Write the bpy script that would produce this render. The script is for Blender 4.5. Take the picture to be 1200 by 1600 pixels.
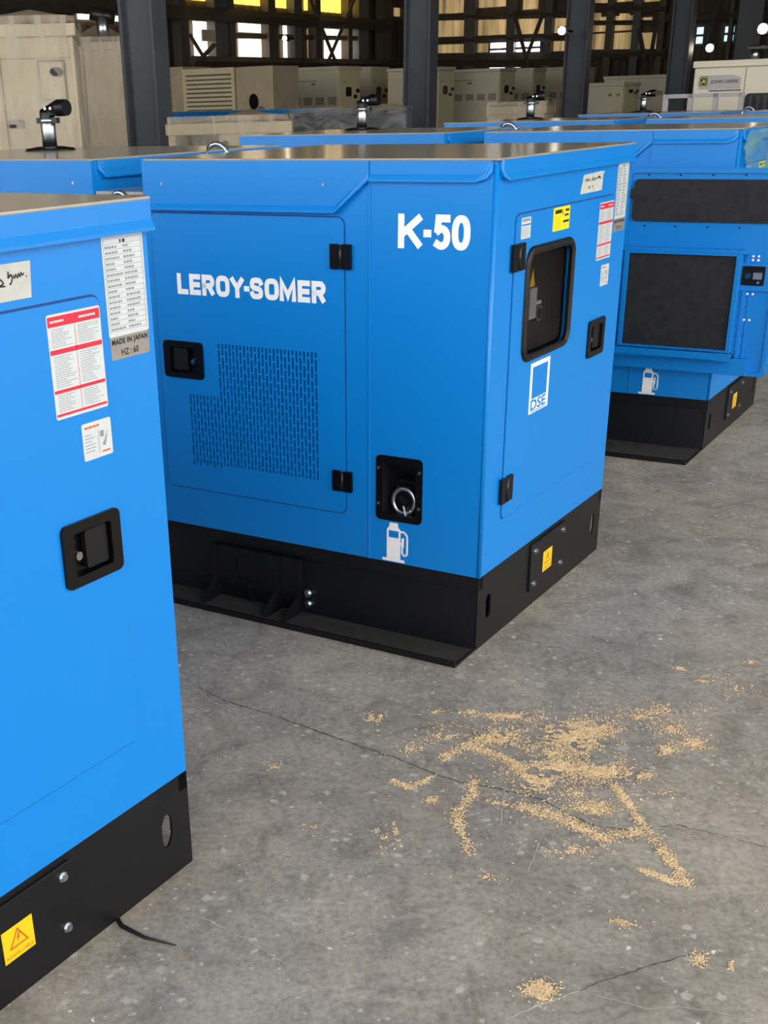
import bpy, bmesh, math, random
from math import sin, cos, pi
from mathutils import Vector, Matrix
from mathutils.geometry import tessellate_polygon
from mathutils import noise as mnoise

for o in list(bpy.data.objects): bpy.data.objects.remove(o)
scene = bpy.context.scene
C = scene.collection

# ------------------------------------------------------------------ camera
FPX, PITCH, ROLL, CAMH, CX, CY = 1867.0, 0.4473, 0.02859, 1.651, 457.0, 1060.4
cam = bpy.data.cameras.new('camera')
cam.sensor_fit = 'VERTICAL'; cam.sensor_height = 36; cam.lens = FPX/1600*36
cam.shift_x = (600-CX)/1600; cam.shift_y = (CY-800)/1600
cam.clip_end = 200; cam.clip_start = .05
camo = bpy.data.objects.new('camera', cam); C.objects.link(camo)
camo.matrix_world = Matrix.Translation((0, 0, CAMH)) @ Matrix.Rotation(pi/2-PITCH, 4, 'X') @ Matrix.Rotation(-ROLL, 4, 'Z')
scene.camera = camo

# ------------------------------------------------------------------ world, daylight, exposure
world = bpy.data.worlds.new('daylight'); scene.world = world; world.use_nodes = True
bg = world.node_tree.nodes['Background']
bg.inputs[0].default_value = (1.0, .985, .96, 1); bg.inputs[1].default_value = 1.6
vs = scene.view_settings
vs.view_transform = 'Standard'; vs.look = 'None'; vs.gamma = 1; vs.exposure = 1.07
vs.use_curve_mapping = False

# hall frame: xh to the right along the machines' length, yh along the aisle
HB = 0.565
def HW(xh, yh, z=0): return Vector((xh*cos(HB)+yh*sin(HB), -xh*sin(HB)+yh*cos(HB), z))
def ray(px, py):
    a = (px-CX)/FPX; b = -(py-CY)/FPX
    x = a*cos(ROLL)+b*sin(ROLL); y = -a*sin(ROLL)+b*cos(ROLL)
    D = Vector((x, cos(PITCH)+y*sin(PITCH), -sin(PITCH)+y*cos(PITCH)))
    return D.x*cos(HB)-D.y*sin(HB), D.x*sin(HB)+D.y*cos(HB), D.z
def onY(px, py, yh): r = ray(px, py); t = yh/r[1]; return r[0]*t, CAMH+r[2]*t
def onX(px, py, xh): r = ray(px, py); t = xh/r[0]; return r[1]*t, CAMH+r[2]*t

def area(name, loc, rot, sx, sy, power, col=(1, 1, 1)):
    l = bpy.data.lights.new(name, 'AREA'); l.shape = 'RECTANGLE'; l.size = sx; l.size_y = sy; l.energy = power; l.color = col
    o = bpy.data.objects.new(name, l); C.objects.link(o); o.location = loc; o.rotation_euler = rot
    return o

# ------------------------------------------------------------------ materials
def lin(h):
    if isinstance(h, str):
        h = [int(h[i:i+2], 16)/255 for i in (0, 2, 4)]
        return tuple(c/12.92 if c <= .04045 else ((c+.055)/1.055)**2.4 for c in h)
    return h
MATS = {}
def mat(name, col, rough=.5, metal=0., coat=0., spec=.5, bump=0, bscale=20, var=0, vscale=3, emit=0, alpha=1, trans=0, rvar=0, stretch=(1, 1, 1), ior=1.5):
    m = bpy.data.materials.new(name); m.use_nodes = True; nt = m.node_tree; N = nt.nodes; L = nt.links
    b = N['Principled BSDF']; c = (*lin(col), 1)
    b.inputs['Base Color'].default_value = c
    b.inputs['Roughness'].default_value = rough; b.inputs['Metallic'].default_value = metal
    b.inputs['Coat Weight'].default_value = coat; b.inputs['Coat Roughness'].default_value = .12
    b.inputs['Specular IOR Level'].default_value = spec; b.inputs['IOR'].default_value = ior
    b.inputs['Alpha'].default_value = alpha; b.inputs['Transmission Weight'].default_value = trans
    if bump or var or rvar:
        tc = N.new('ShaderNodeTexCoord'); mp = N.new('ShaderNodeMapping'); mp.inputs['Scale'].default_value = stretch
        L.new(tc.outputs['Object'], mp.inputs['Vector'])
    if bump:
        n = N.new('ShaderNodeTexNoise'); n.inputs['Scale'].default_value = bscale; n.inputs['Detail'].default_value = 4
        bp = N.new('ShaderNodeBump'); bp.inputs['Strength'].default_value = bump; bp.inputs['Distance'].default_value = .02
        L.new(mp.outputs[0], n.inputs['Vector']); L.new(n.outputs['Fac'], bp.inputs['Height']); L.new(bp.outputs[0], b.inputs['Normal'])
    if var or rvar:
        n2 = N.new('ShaderNodeTexNoise'); n2.inputs['Scale'].default_value = vscale; n2.inputs['Detail'].default_value = 6
        L.new(mp.outputs[0], n2.inputs['Vector'])
        mr = N.new('ShaderNodeMapRange'); mr.inputs['From Min'].default_value = .3; mr.inputs['From Max'].default_value = .7
        mr.inputs['To Min'].default_value = 1-var; mr.inputs['To Max'].default_value = 1+var
        L.new(n2.outputs['Fac'], mr.inputs['Value'])
        if var:
            mx = N.new('ShaderNodeVectorMath'); mx.operation = 'SCALE'; mx.inputs[0].default_value = c[:3]
            L.new(mr.outputs[0], mx.inputs['Scale']); L.new(mx.outputs[0], b.inputs['Base Color'])
        if rvar:
            mr2 = N.new('ShaderNodeMapRange'); mr2.inputs['To Min'].default_value = rough-rvar; mr2.inputs['To Max'].default_value = rough+rvar
            L.new(n2.outputs['Fac'], mr2.inputs['Value']); L.new(mr2.outputs[0], b.inputs['Roughness'])
    if emit:
        b.inputs['Emission Color'].default_value = c; b.inputs['Emission Strength'].default_value = emit
        if var: L.new(mx.outputs[0], b.inputs['Emission Color'])
    MATS[name] = m
    return name
mat('blue', '0081D6', rough=.36, coat=.0, spec=.5, bump=.02, bscale=2.2, rvar=.05, vscale=5)
mat('blue_roof_sheen', 'A69F92', rough=.21, coat=.35, spec=.6, bump=.03, bscale=2.0, rvar=.06, vscale=8, var=.12)  # dusty tan, with the hall's reflection on the lids put into the colour
mat('blue_seam', '063E78', rough=.6)
mat('black_paint', '0D0E11', rough=.42, spec=.4, bump=.02, bscale=60, var=.15, vscale=8)
mat('black_plastic', '060607', rough=.32, spec=.35)
mat('rubber', '100F0D', rough=.45, spec=.4)
mat('foam', '27282B', rough=.75, bump=.35, bscale=14, var=.25, vscale=30, spec=.3)
mat('dark_inside', '06070A', rough=.9)
mat('chrome', 'C9CCD0', rough=.14, metal=1)
mat('zinc', 'C4CCD2', rough=.28, metal=1)
mat('steel_dark', '3A3A3C', rough=.35, metal=.8)
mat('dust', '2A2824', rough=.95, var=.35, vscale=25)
mat('white_vinyl', 'FDFDFD', rough=.4)
mat('white_label', 'CDD2D4', rough=.3, var=.04, vscale=30)
mat('silver_label', '9C978F', rough=.35, metal=.3, var=.1, vscale=60)
mat('paper', 'BFC0B8', rough=.8, var=.07, vscale=25)
mat('print_grey', '8A9096', rough=.6)
mat('print_black', '121214', rough=.6)
mat('print_red', 'D8243E', rough=.45)
mat('print_orange', 'C8641E', rough=.5)
mat('yellow_label', 'F4C60C', rough=.4)
mat('lemon_label', 'F2E410', rough=.4)
mat('pane_dark', '0B0C0E', rough=.06, spec=.5, alpha=.3)
mat('grey_panel', '55585A', rough=.5)
mat('cream', 'CFC6AE', rough=.45, var=.05, vscale=1.5)
mat('cream_light', 'DAD0A8', rough=.5, var=.04)
mat('jd_cream', 'E2DCC6', rough=.4)
mat('jd_plate', 'B5B2B4', rough=.4)
mat('louver_tan', '6E675A', rough=.6)
mat('wrapped_tan', 'A8987A', rough=.6, var=.18, vscale=2.5, bump=.3, bscale=5)
mat('wrapped_cream', 'B9AC90', rough=.55, var=.12, vscale=3)
mat('cardboard', '8C7350', rough=.85, var=.15)
mat('column_grey', '4A4E54', rough=.45, var=.1, vscale=4)
mat('column_brown', '524A40', rough=.6, var=.12, vscale=3)
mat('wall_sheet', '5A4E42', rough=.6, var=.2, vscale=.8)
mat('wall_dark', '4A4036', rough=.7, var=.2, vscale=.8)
mat('roof_sheet', '8A8F94', rough=.6, var=.08)
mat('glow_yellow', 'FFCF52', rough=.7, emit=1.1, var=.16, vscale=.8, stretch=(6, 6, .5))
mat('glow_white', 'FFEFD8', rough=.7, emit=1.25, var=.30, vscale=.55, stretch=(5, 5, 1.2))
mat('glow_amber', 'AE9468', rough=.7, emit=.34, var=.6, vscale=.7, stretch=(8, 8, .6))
mat('glow_sky', 'A9D9EE', rough=.5, emit=1.0, var=.15, vscale=1)
mat('glow_window', 'FFFFFF', rough=.5, emit=2.2)
mat('lamp_lens', 'FFF6E0', rough=.4, emit=14)
mat('logo_green', '1C2A14', rough=.4)
mat('logo_yellow', 'D9C54A', rough=.4)
mat('sand', 'D8BE96', rough=.95, var=.2, vscale=40)
mat('crack_dark', '5C5852', rough=.95)
mat('crack_pale', 'BDB8AE', rough=.95, var=.25, vscale=30)
mat('cable_black', '101012', rough=.5)

def film(name, col, a, rough=.22, bs=6, stretch=(1, 1, 1), lo=.15, dist=1.2):
    """clear stretch film: transparent with wrinkled glossy highlights"""
    m = bpy.data.materials.new(name); m.use_nodes = True; nt = m.node_tree; N = nt.nodes; L = nt.links; N.clear()
    out = N.new('ShaderNodeOutputMaterial'); mix = N.new('ShaderNodeMixShader'); tr = N.new('ShaderNodeBsdfTransparent')
    pb = N.new('ShaderNodeBsdfPrincipled'); pb.inputs['Base Color'].default_value = (*lin(col), 1); pb.inputs['Roughness'].default_value = rough
    tc = N.new('ShaderNodeTexCoord'); mp = N.new('ShaderNodeMapping'); mp.inputs['Scale'].default_value = stretch
    n = N.new('ShaderNodeTexNoise'); n.inputs['Scale'].default_value = bs; n.inputs['Detail'].default_value = 6; n.inputs['Distortion'].default_value = dist
    bp = N.new('ShaderNodeBump'); bp.inputs['Strength'].default_value = .9; bp.inputs['Distance'].default_value = .03
    mr = N.new('ShaderNodeMapRange'); mr.inputs['From Min'].default_value = .35; mr.inputs['From Max'].default_value = .65
    mr.inputs['To Min'].default_value = lo; mr.inputs['To Max'].default_value = a
    L.new(tc.outputs['Object'], mp.inputs[0]); L.new(mp.outputs[0], n.inputs['Vector']); L.new(n.outputs['Fac'], bp.inputs['Height'])
    L.new(bp.outputs[0], pb.inputs['Normal']); L.new(n.outputs['Fac'], mr.inputs[0]); L.new(mr.outputs[0], mix.inputs[0])
    L.new(tr.outputs[0], mix.inputs[1]); L.new(pb.outputs[0], mix.inputs[2]); L.new(mix.outputs[0], out.inputs[0])
    MATS[name] = m
film('film_clear', 'C8BEA8', .5, bs=3.2, stretch=(3.2, 3.2, .7), dist=.25)
film('film_dark', '4E5050', .8, bs=4, lo=.45)
film('film_green', '9CC8B4', .5, bs=3, rough=.15, stretch=(1, 1, 2))

def concrete():
    m = bpy.data.materials.new('concrete'); m.use_nodes = True; nt = m.node_tree; N = nt.nodes; L = nt.links
    b = N['Principled BSDF']; b.inputs['Roughness'].default_value = .72; b.inputs['Specular IOR Level'].default_value = .35
    tc = N.new('ShaderNodeTexCoord')
    def noise(sc, det=8, dist=0., rough=.6, st=(1, 1, 1)):
        mp = N.new('ShaderNodeMapping'); mp.inputs['Scale'].default_value = st; L.new(tc.outputs['Object'], mp.inputs[0])
        n = N.new('ShaderNodeTexNoise'); n.inputs['Scale'].default_value = sc; n.inputs['Detail'].default_value = det
        n.inputs['Distortion'].default_value = dist; n.inputs['Roughness'].default_value = rough; L.new(mp.outputs[0], n.inputs['Vector']); return n
    def ramp(src, stops):
        r = N.new('ShaderNodeValToRGB'); e = r.color_ramp.elements
        while len(e) < len(stops): e.new(.5)
        for q, (p, c) in zip(e, stops): q.position = p; q.color = (*lin(c), 1) if isinstance(c, str) else (c, c, c, 1)
        L.new(src, r.inputs[0]); return r.outputs[0]
    def mix(fac, a, bb, mode='MIX'):
        x = N.new('ShaderNodeMix'); x.data_type = 'RGBA'; x.blend_type = mode
        if hasattr(fac, 'links') or not isinstance(fac, (int, float)): L.new(fac, x.inputs[0])
        else: x.inputs[0].default_value = fac
        for i, s in ((6, a), (7, bb)):
            if isinstance(s, str): x.inputs[i].default_value = (*lin(s), 1)
            else: L.new(s, x.inputs[i])
        return x.outputs[2]
    base = ramp(noise(1.3, 8, .6).outputs[0], [(.3, '89847B'), (.5, '9D968B'), (.72, 'B0A798')])
    blot = ramp(noise(7, 10, .8, .7).outputs[0], [(.30, .62), (.5, 1.0), (.72, 1.25)])
    c = mix(1.0, base, blot, 'MULTIPLY')
    fine = ramp(noise(55, 6, .3, .75).outputs[0], [(.28, .62), (.5, 1.0), (.74, 1.34)])
    c = mix(1.0, c, fine, 'MULTIPLY')
    streak = ramp(noise(9, 8, 1.5, .7, (1, .25, 1)).outputs[0], [(.58, 0.), (.7, .5)])
    c = mix(streak, c, 'B5B0A6')
    streak2 = ramp(noise(5, 8, 2.0, .7, (.3, 1.2, 1)).outputs[0], [(.6, 0.), (.75, .55)])
    c = mix(streak2, c, '6E6B6A')
    dust = ramp(noise(2.2, 8, .8, .65).outputs[0], [(.55, 0.), (.75, .45)])
    c = mix(dust, c, 'B0A088')
    def specks(sc, thr, col, soft, cov):
        v = N.new('ShaderNodeTexVoronoi'); v.inputs['Scale'].default_value = sc; v.inputs['Randomness'].default_value = 1
        dn = noise(sc*1.6, 4, 0, .6)
        vm = N.new('ShaderNodeMix'); vm.data_type = 'VECTOR'; vm.inputs[0].default_value = .9/sc
        L.new(tc.outputs['Object'], vm.inputs[4]); L.new(dn.outputs['Color'], vm.inputs[5]); L.new(vm.outputs[1], v.inputs['Vector'])
        sel = N.new('ShaderNodeSeparateColor'); L.new(v.outputs['Color'], sel.inputs[0])
        rad = N.new('ShaderNodeMath'); rad.operation = 'MULTIPLY'; rad.inputs[1].default_value = thr; L.new(sel.outputs[1], rad.inputs[0])
        d0 = N.new('ShaderNodeMath'); d0.operation = 'DIVIDE'; L.new(v.outputs['Distance'], d0.inputs[0]); L.new(rad.outputs[0], d0.inputs[1])
        d = N.new('ShaderNodeMapRange'); d.interpolation_type = 'SMOOTHSTEP'; d.inputs['From Min'].default_value = 1.0; d.inputs['From Max'].default_value = .45
        L.new(d0.outputs[0], d.inputs['Value'])
        g = N.new('ShaderNodeMath'); g.operation = 'GREATER_THAN'; g.inputs[1].default_value = 1-cov; L.new(sel.outputs[0], g.inputs[0])
        k = N.new('ShaderNodeMath'); k.operation = 'MULTIPLY'; L.new(d.outputs[0], k.inputs[0]); L.new(g.outputs[0], k.inputs[1])
        k2 = N.new('ShaderNodeMath'); k2.operation = 'MULTIPLY'; k2.inputs[1].default_value = soft; L.new(k.outputs[0], k2.inputs[0])
        return k2.outputs[0], col
    for s in ((13, .34, 'C2BDB2', .6, .42), (27, .38, 'CDC8BE', .7, .45), (55, .38, 'D2CEC6', .6, .28), (40, .30, 'F0EEE8', .95, .05), (19, .30, 'B09A78', .5, .30)):
        f, col = specks(*s); c = mix(f, c, col)
    L.new(c, b.inputs['Base Color'])
    bp = N.new('ShaderNodeBump'); bp.inputs['Strength'].default_value = .25; bp.inputs['Distance'].default_value = .004
    L.new(noise(30, 8).outputs[0], bp.inputs['Height']); L.new(bp.outputs[0], b.inputs['Normal'])
    MATS['concrete'] = m
concrete()

# ------------------------------------------------------------------ mesh builder
def rrect(x0, y0, x1, y1, r, n=5):
    P = []
    for cx, cy, a in ((x1-r, y1-r, 0), (x0+r, y1-r, 90), (x0+r, y0+r, 180), (x1-r, y0+r, 270)):
        for i in range(n+1):
            t = math.radians(a+90*i/n); P.append((cx+r*cos(t), cy+r*sin(t)))
    return P
def rect(x0, y0, x1, y1): return [(x0, y0), (x1, y0), (x1, y1), (x0, y1)]
def circ(x, y, r, n=12, ry=None): return [(x+r*cos(2*pi*i/n), y+(ry or r)*sin(2*pi*i/n)) for i in range(n)]

SIDE = lambda x, y, d: (-x, -d, y)     # polygons in (u, z); d outwards from the long side
END = lambda x, y, d: (d, x, y)        # polygons in (v, z); d outwards from the short end
TOP = lambda x, y, d: (-x, y, d)       # polygons in (u, v); d is the height
RAW = lambda x, y, z: (x, y, z)
FRONT = lambda x, y, d: (x, -d, y)     # hall things: polygons in (x, z) on the face towards the camera side
RIGHT = lambda x, y, d: (d, x, y)      # hall things: polygons in (y, z) on the right-hand face

class MB:
    def __init__(s, off=(0, 0, 0)): s.v = []; s.f = []; s.m = []; s.mats = []; s.off = Vector(off); s.sm = []
    def mi(s, m):
        if m not in s.mats: s.mats.append(m)
        return s.mats.index(m)
    def add(s, V, F, m, smooth=False):
        o = len(s.v); s.v += [tuple(Vector(p)-s.off) for p in V]; k = s.mi(m)
        for f in F: s.f.append([i+o for i in f]); s.m.append(k); s.sm.append(smooth)
    def plate(s, outer, holes, d0, d1, fr, m, side_m=None):
        loops = [list(outer)]+[list(h) for h in holes]
        tris = tessellate_polygon([[Vector((x, y, 0)) for x, y in l] for l in loops])
        flat = [p for l in loops for p in l]; n = len(flat)
        V = [fr(x, y, d0) for x, y in flat]+[fr(x, y, d1) for x, y in flat]
        s.add(V, [tuple(t) for t in tris]+[tuple(i+n for i in reversed(t)) for t in tris], m)
        F = []; o = 0
        for l in loops:
            k = len(l)
            for i in range(k): j = (i+1) % k; F.append((o+i, o+j, o+j+n, o+i+n))
            o += k
        s.add(V, F, side_m or m)
    def prism(s, poly, d0, d1, fr, m): 
        n = len(poly); V = [fr(x, y, d0) for x, y in poly]+[fr(x, y, d1) for x, y in poly]
        s.add(V, [tuple(range(n)), tuple(range(2*n-1, n-1, -1))]+[(i, (i+1) % n, (i+1) % n+n, i+n) for i in range(n)], m)
    def flat(s, poly, d, fr, m): s.add([fr(x, y, d) for x, y in poly], [tuple(range(len(poly)))], m)
    def box(s, a, b, m, fr=RAW):
        x0, y0, z0 = a; x1, y1, z1 = b
        V = [fr(x, y, z) for x in (x0, x1) for y in (y0, y1) for z in (z0, z1)]
        s.add(V, [(0, 1, 3, 2), (4, 6, 7, 5), (0, 4, 5, 1), (2, 3, 7, 6), (0, 2, 6, 4), (1, 5, 7, 3)], m)
    def loft(s, rings, m, closed=True, caps=True, smooth=False):
        k = len(rings[0]); V = [p for r in rings for p in r]; F = []
        for i in range(len(rings)-1):
            for j in range(k if closed else k-1):
                q = (j+1) % k; F.append((i*k+j, i*k+q, (i+1)*k+q, (i+1)*k+j))
        s.add(V, F, m, smooth)
        if caps and closed: s.add(V, [tuple(range(k)), tuple(range((len(rings)-1)*k, len(rings)*k))], m)
    def tube(s, pts, r, m, n=8, closed=False, radii=None, up0=None):
        pts = [Vector(p) for p in pts]; rings = []; N = len(pts)
        for i, p in enumerate(pts):
            a = pts[i-1] if (i or closed) else p; b = pts[(i+1) % N] if (i < N-1 or closed) else p
            t = (b-a).normalized(); up = Vector(up0) if up0 else (Vector((0, 0, 1)) if abs(t.z) < .9 else Vector((1, 0, 0)))
            x = t.cross(up).normalized(); y = t.cross(x); rr = radii[i] if radii else r
            rings.append([tuple(p+x*rr*cos(2*pi*k/n)+y*rr*sin(2*pi*k/n)) for k in range(n)])
        if closed: rings.append(rings[0])
        s.loft(rings, m, True, not closed, n > 4)
    def cyl(s, p0, p1, r, m, n=14, r2=None): s.tube([p0, p1], r, m, n, radii=[r, r if r2 is None else r2])
    def text(s, body, x0, y0, w, h, fr, d, m, bold=0, flip=False, slant=0., sp=1):
        V, F = glyphs(body, bold, sp)
        xs = [p[0] for p in V]; ys = [p[1] for p in V]; ax, bx, ay, by = min(xs), max(xs), min(ys), max(ys)
        P = []
        for x, y in V:
            X = (x-ax)/(bx-ax); Y = (y-ay)/(by-ay); X = X*w+slant*Y*h
            P.append(fr(x0-X if flip else x0+X, y0+Y*h, d))
        s.add(P, F, m)
    def build(s, name, parent=None, bevel=0, loc=None, recalc=True):
        me = bpy.data.meshes.new(name); me.from_pydata([tuple(p) for p in s.v], [], s.f)
        for m in s.mats: me.materials.append(MATS[m])
        for p, k, q in zip(me.polygons, s.m, s.sm): p.material_index = k; p.use_smooth = q
        if recalc:
            b = bmesh.new(); b.from_mesh(me); bmesh.ops.remove_doubles(b, verts=b.verts, dist=1e-6)
            bmesh.ops.recalc_face_normals(b, faces=b.faces); b.to_mesh(me); b.free()
        o = bpy.data.objects.new(name, me); C.objects.link(o)
        if bevel:
            md = o.modifiers.new('bevel', 'BEVEL'); md.width = bevel; md.segments = 2; md.limit_method = 'ANGLE'; md.angle_limit = .7
        if parent: o.parent = parent
        if loc is not None: o.location = loc
        elif s.off.length: o.location = s.off
        return o
STROKE = {
 'L': [[(0, 1), (0, 0), (1, 0)]], 'E': [[(1, 1), (0, 1), (0, 0), (1, 0)], [(0, .5), (.92, .5)]],
 'R': [[(0, 0), (0, 1), (.78, 1), (1, .86), (1, .62), (.78, .47), (0, .47)], [(.55, .47), (1, 0)]],
 'O': [[(.22, 1), (.78, 1), (1, .78), (1, .22), (.78, 0), (.22, 0), (0, .22), (0, .78), (.22, 1)]],
 'Y': [[(0, 1), (.5, .46), (1, 1)], [(.5, .46), (.5, 0)]], '-': [[(0, .44), (1, .44)]],
 'S': [[(.98, .86), (.92, .95), (.78, 1), (.22, 1), (.03, .9), (0, .74), (.06, .6), (.24, .53), (.76, .47), (.94, .4), (1, .26), (.97, .1), (.78, 0), (.22, 0), (.08, .05), (.02, .14)]],
 'M': [[(0, 0), (0, 1), (.5, .16), (1, 1), (1, 0)]], 'K': [[(0, 0), (0, 1)], [(1, 1), (.0, .36)], [(.36, .58), (1, 0)]],
 '5': [[(.94, 1), (.2, 1), (.1, .48), (.34, .6), (.62, .62), (.9, .53), (1, .32), (.9, .1), (.62, 0), (.34, 0), (.04, .12)]],
 '0': [[(.5, 1), (.82, .93), (1, .7), (1, .3), (.82, .07), (.5, 0), (.18, .07), (0, .3), (0, .7), (.18, .93), (.5, 1)]],
 'D': [[(0, 0), (0, 1), (.62, 1), (.9, .88), (1, .62), (1, .38), (.9, .12), (.62, 0), (0, 0)]]}
def _chaikin(P, closed=False):
    out = [] if closed else [P[0]]
    for a, b in zip(P, P[1:]): out += [(a[0]*.75+b[0]*.25, a[1]*.75+b[1]*.25), (a[0]*.25+b[0]*.75, a[1]*.25+b[1]*.75)]
    return out+[out[0]] if closed else out+[P[-1]]
def _super(e, n=28):
    q = lambda v: math.copysign(abs(v)**(2/e), v)
    L = [(.5+.5*q(cos(2*pi*i/n)), .5+.5*q(sin(2*pi*i/n))) for i in range(n)]; return [L+[L[0]]]
STROKE['0'] = _super(2.4); STROKE['O'] = _super(3.2); STROKE['S'] = [_chaikin(_chaikin(STROKE['S'][0]))]; STROKE['D'] = [STROKE['D'][0]]
_f = STROKE['5'][0]; STROKE['5'] = [[(.94, 1), (.2, 1), (.12, .56)], _chaikin(_chaikin([(.2, .565), (.36, .63)]+_f[4:-1]+[(.13, .06)]))]
_r = STROKE['R'][0]; STROKE['R'] = [_r[:2]+_chaikin(_r[2:]), STROKE['R'][1]]
def stroke_text(m, spec, y0, h, t, fr, d, mt, flip=False):
    """spec: (letter, left, width) in metres along the axis; t = stroke width"""
    for ch, x0, w in spec:
        Q = lambda a, b: ((x0-(t/2+a*(w-t))) if flip else (x0+t/2+a*(w-t)), y0+t/2+b*(h-t))
        for st in STROKE[ch]:
            pts = [Q(*q) for q in st]
            if st[0] != st[-1]:                                  # square ends
                for i, j in ((0, 1), (-1, -2)):
                    l = math.hypot(pts[i][0]-pts[j][0], pts[i][1]-pts[j][1]); e_ = t/2 if min(abs(st[i][0]-st[j][0]), abs(st[i][1]-st[j][1])) < .01 else t*.3
                    pts[i] = (pts[i][0]+(pts[i][0]-pts[j][0])/l*e_, pts[i][1]+(pts[i][1]-pts[j][1])/l*e_)
            closed = st[0] == st[-1]; n = len(pts)-1 if closed else len(pts); A = []; B = []
            for i in range(n):                                   # mitred outline of the stroke
                p0 = pts[i-1] if (i or closed) else None
                if closed and i == 0: p0 = pts[-2]
                p2 = pts[(i+1) % n] if closed else (pts[i+1] if i < n-1 else None); p1 = pts[i]
                d1 = Vector((p1[0]-p0[0], p1[1]-p0[1])).normalized() if p0 else None; d2 = Vector((p2[0]-p1[0], p2[1]-p1[1])).normalized() if p2 else None
                d1 = d1 or d2; d2 = d2 or d1; n1 = Vector((-d1.y, d1.x)); n2 = Vector((-d2.y, d2.x)); mm = (n1+n2).normalized(); k = min(t/2/max(mm.dot(n1), .2), t*1.1)
                A.append((p1[0]+mm.x*k, p1[1]+mm.y*k)); B.append((p1[0]-mm.x*k, p1[1]-mm.y*k))
            for i in range(n if closed else n-1):
                j = (i+1) % n; m.flat([A[i], A[j], B[j], B[i]], d+.0003*STROKE[ch].index(st), fr, mt)
GL = {}
def glyphs(body, bold, sp=1):
    k = (body, bold, sp)
    if k not in GL:
        cu = bpy.data.curves.new('t', 'FONT'); cu.body = body; cu.offset = bold; cu.resolution_u = 3; cu.space_character = sp
        ob = bpy.data.objects.new('t', cu); C.objects.link(ob)
        dg = bpy.context.evaluated_depsgraph_get(); me = ob.evaluated_get(dg).to_mesh()
        GL[k] = ([(v.co.x, v.co.y) for v in me.vertices], [tuple(p.vertices) for p in me.polygons])
        bpy.data.objects.remove(ob); bpy.data.curves.remove(cu)
    return GL[k]
def tag(o, label=None, cat=None, group=None, kind=None):
    if label: o['label'] = label
    if cat: o['category'] = cat
    if group: o['group'] = group
    if kind: o['kind'] = kind
    return o
def empty(name, loc, rz=0.):
    o = bpy.data.objects.new(name, None); C.objects.link(o); o.location = loc; o.rotation_euler.z = rz; o.empty_display_size = .2
    return o
def dup(o, parent=None):
    c = o.copy(); C.objects.link(c); c.parent = parent
    for ch in list(o.children): dup(ch, c)
    return c
# ------------------------------------------------------------------ measured floor data
SAND_BLOBS= [(0.799, 3.008, 0.13, -0.008, 0.03, 0.134, 1500), (0.882, 3.05, 0.073, -0.004, 0.013, 0.055, 260), (0.715, 2.83, 0.114, -0.007, 0.012, 0.056, 800), (0.831, 2.802, 0.089, -0.005, 0.014, 0.059, 700), (0.928, 2.776, 0.044, -0.002, 0.006, 0.02, 110), (0.651, 2.771, 0.048, -0.003, 0.015, 0.075, 420), (0.76, 2.616, 0.058, -0.003, 0.01, 0.04, 330), (0.589, 3.013, 0.062, -0.004, 0.012, 0.07, 320), (0.647, 3.137, 0.112, -0.007, 0.006, 0.033, 190), (0.241, 3.162, 0.027, -0.002, 0.003, 0.037, 60), (0.425, 3.184, 0.03, -0.002, 0.003, 0.021, 30), (0.529, 3.174, 0.046, -0.003, 0.003, 0.021, 50), (0.611, 3.148, 0.075, -0.005, 0.003, 0.021, 90), (0.356, 2.682, 0.023, -0.001, 0.003, 0.022, 50), (0.491, 1.928, 0.033, -0.001, 0.006, 0.03, 420), (0.72, 2.148, 0.036, -0.002, 0.005, 0.021, 60), (0.842, 2.01, 0.023, -0.001, 0.009, 0.029, 70), (0.902, 1.987, 0.007, -0.0, 0.006, 0.018, 22), (-0.055, 2.874, 0.032, -0.002, -0.0, 0.032, 22), (1.09, 3.03, 0.087, -0.005, 0.026, 0.087, 150), (1.122, 2.944, 0.071, -0.004, 0.014, 0.045, 170), (1.037, 2.911, 0.035, -0.002, 0.011, 0.037, 110), (1.109, 3.158, 0.112, -0.007, 0.02, 0.067, 110), (1.235, 3.433, 0.036, -0.002, 0.009, 0.028, 40), (1.285, 3.349, 0.031, -0.002, 0.009, 0.027, 30), (1.471, 3.465, 0.028, -0.002, 0.009, 0.024, 22), (1.021, 3.114, 0.074, -0.005, 0.016, 0.057, 100), (0.444, 3.03, 0.091, -0.005, 0.013, 0.103, 110), (0.326, 2.961, 0.072, -0.004, 0.005, 0.053, 40), (0.661, 2.428, 0.092, -0.005, 0.009, 0.039, 60), (0.027, 2.576, 0.023, -0.001, 0.001, 0.03, 8), (0.969, 2.681, 0.066, -0.004, 0.013, 0.045, 16), (0.444, 2.332, 0.045, -0.002, 0.004, 0.026, 22), (0.216, 2.507, 0.048, -0.002, 0.007, 0.088, 16), (0.712, 2.901, 0.211, -0.012, 0.047, 0.229, 240), (0.737, 2.694, 0.249, -0.014, 0.054, 0.24, 200), (1.363, 3.285, 0.096, -0.006, 0.047, 0.136, 45)]
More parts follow.
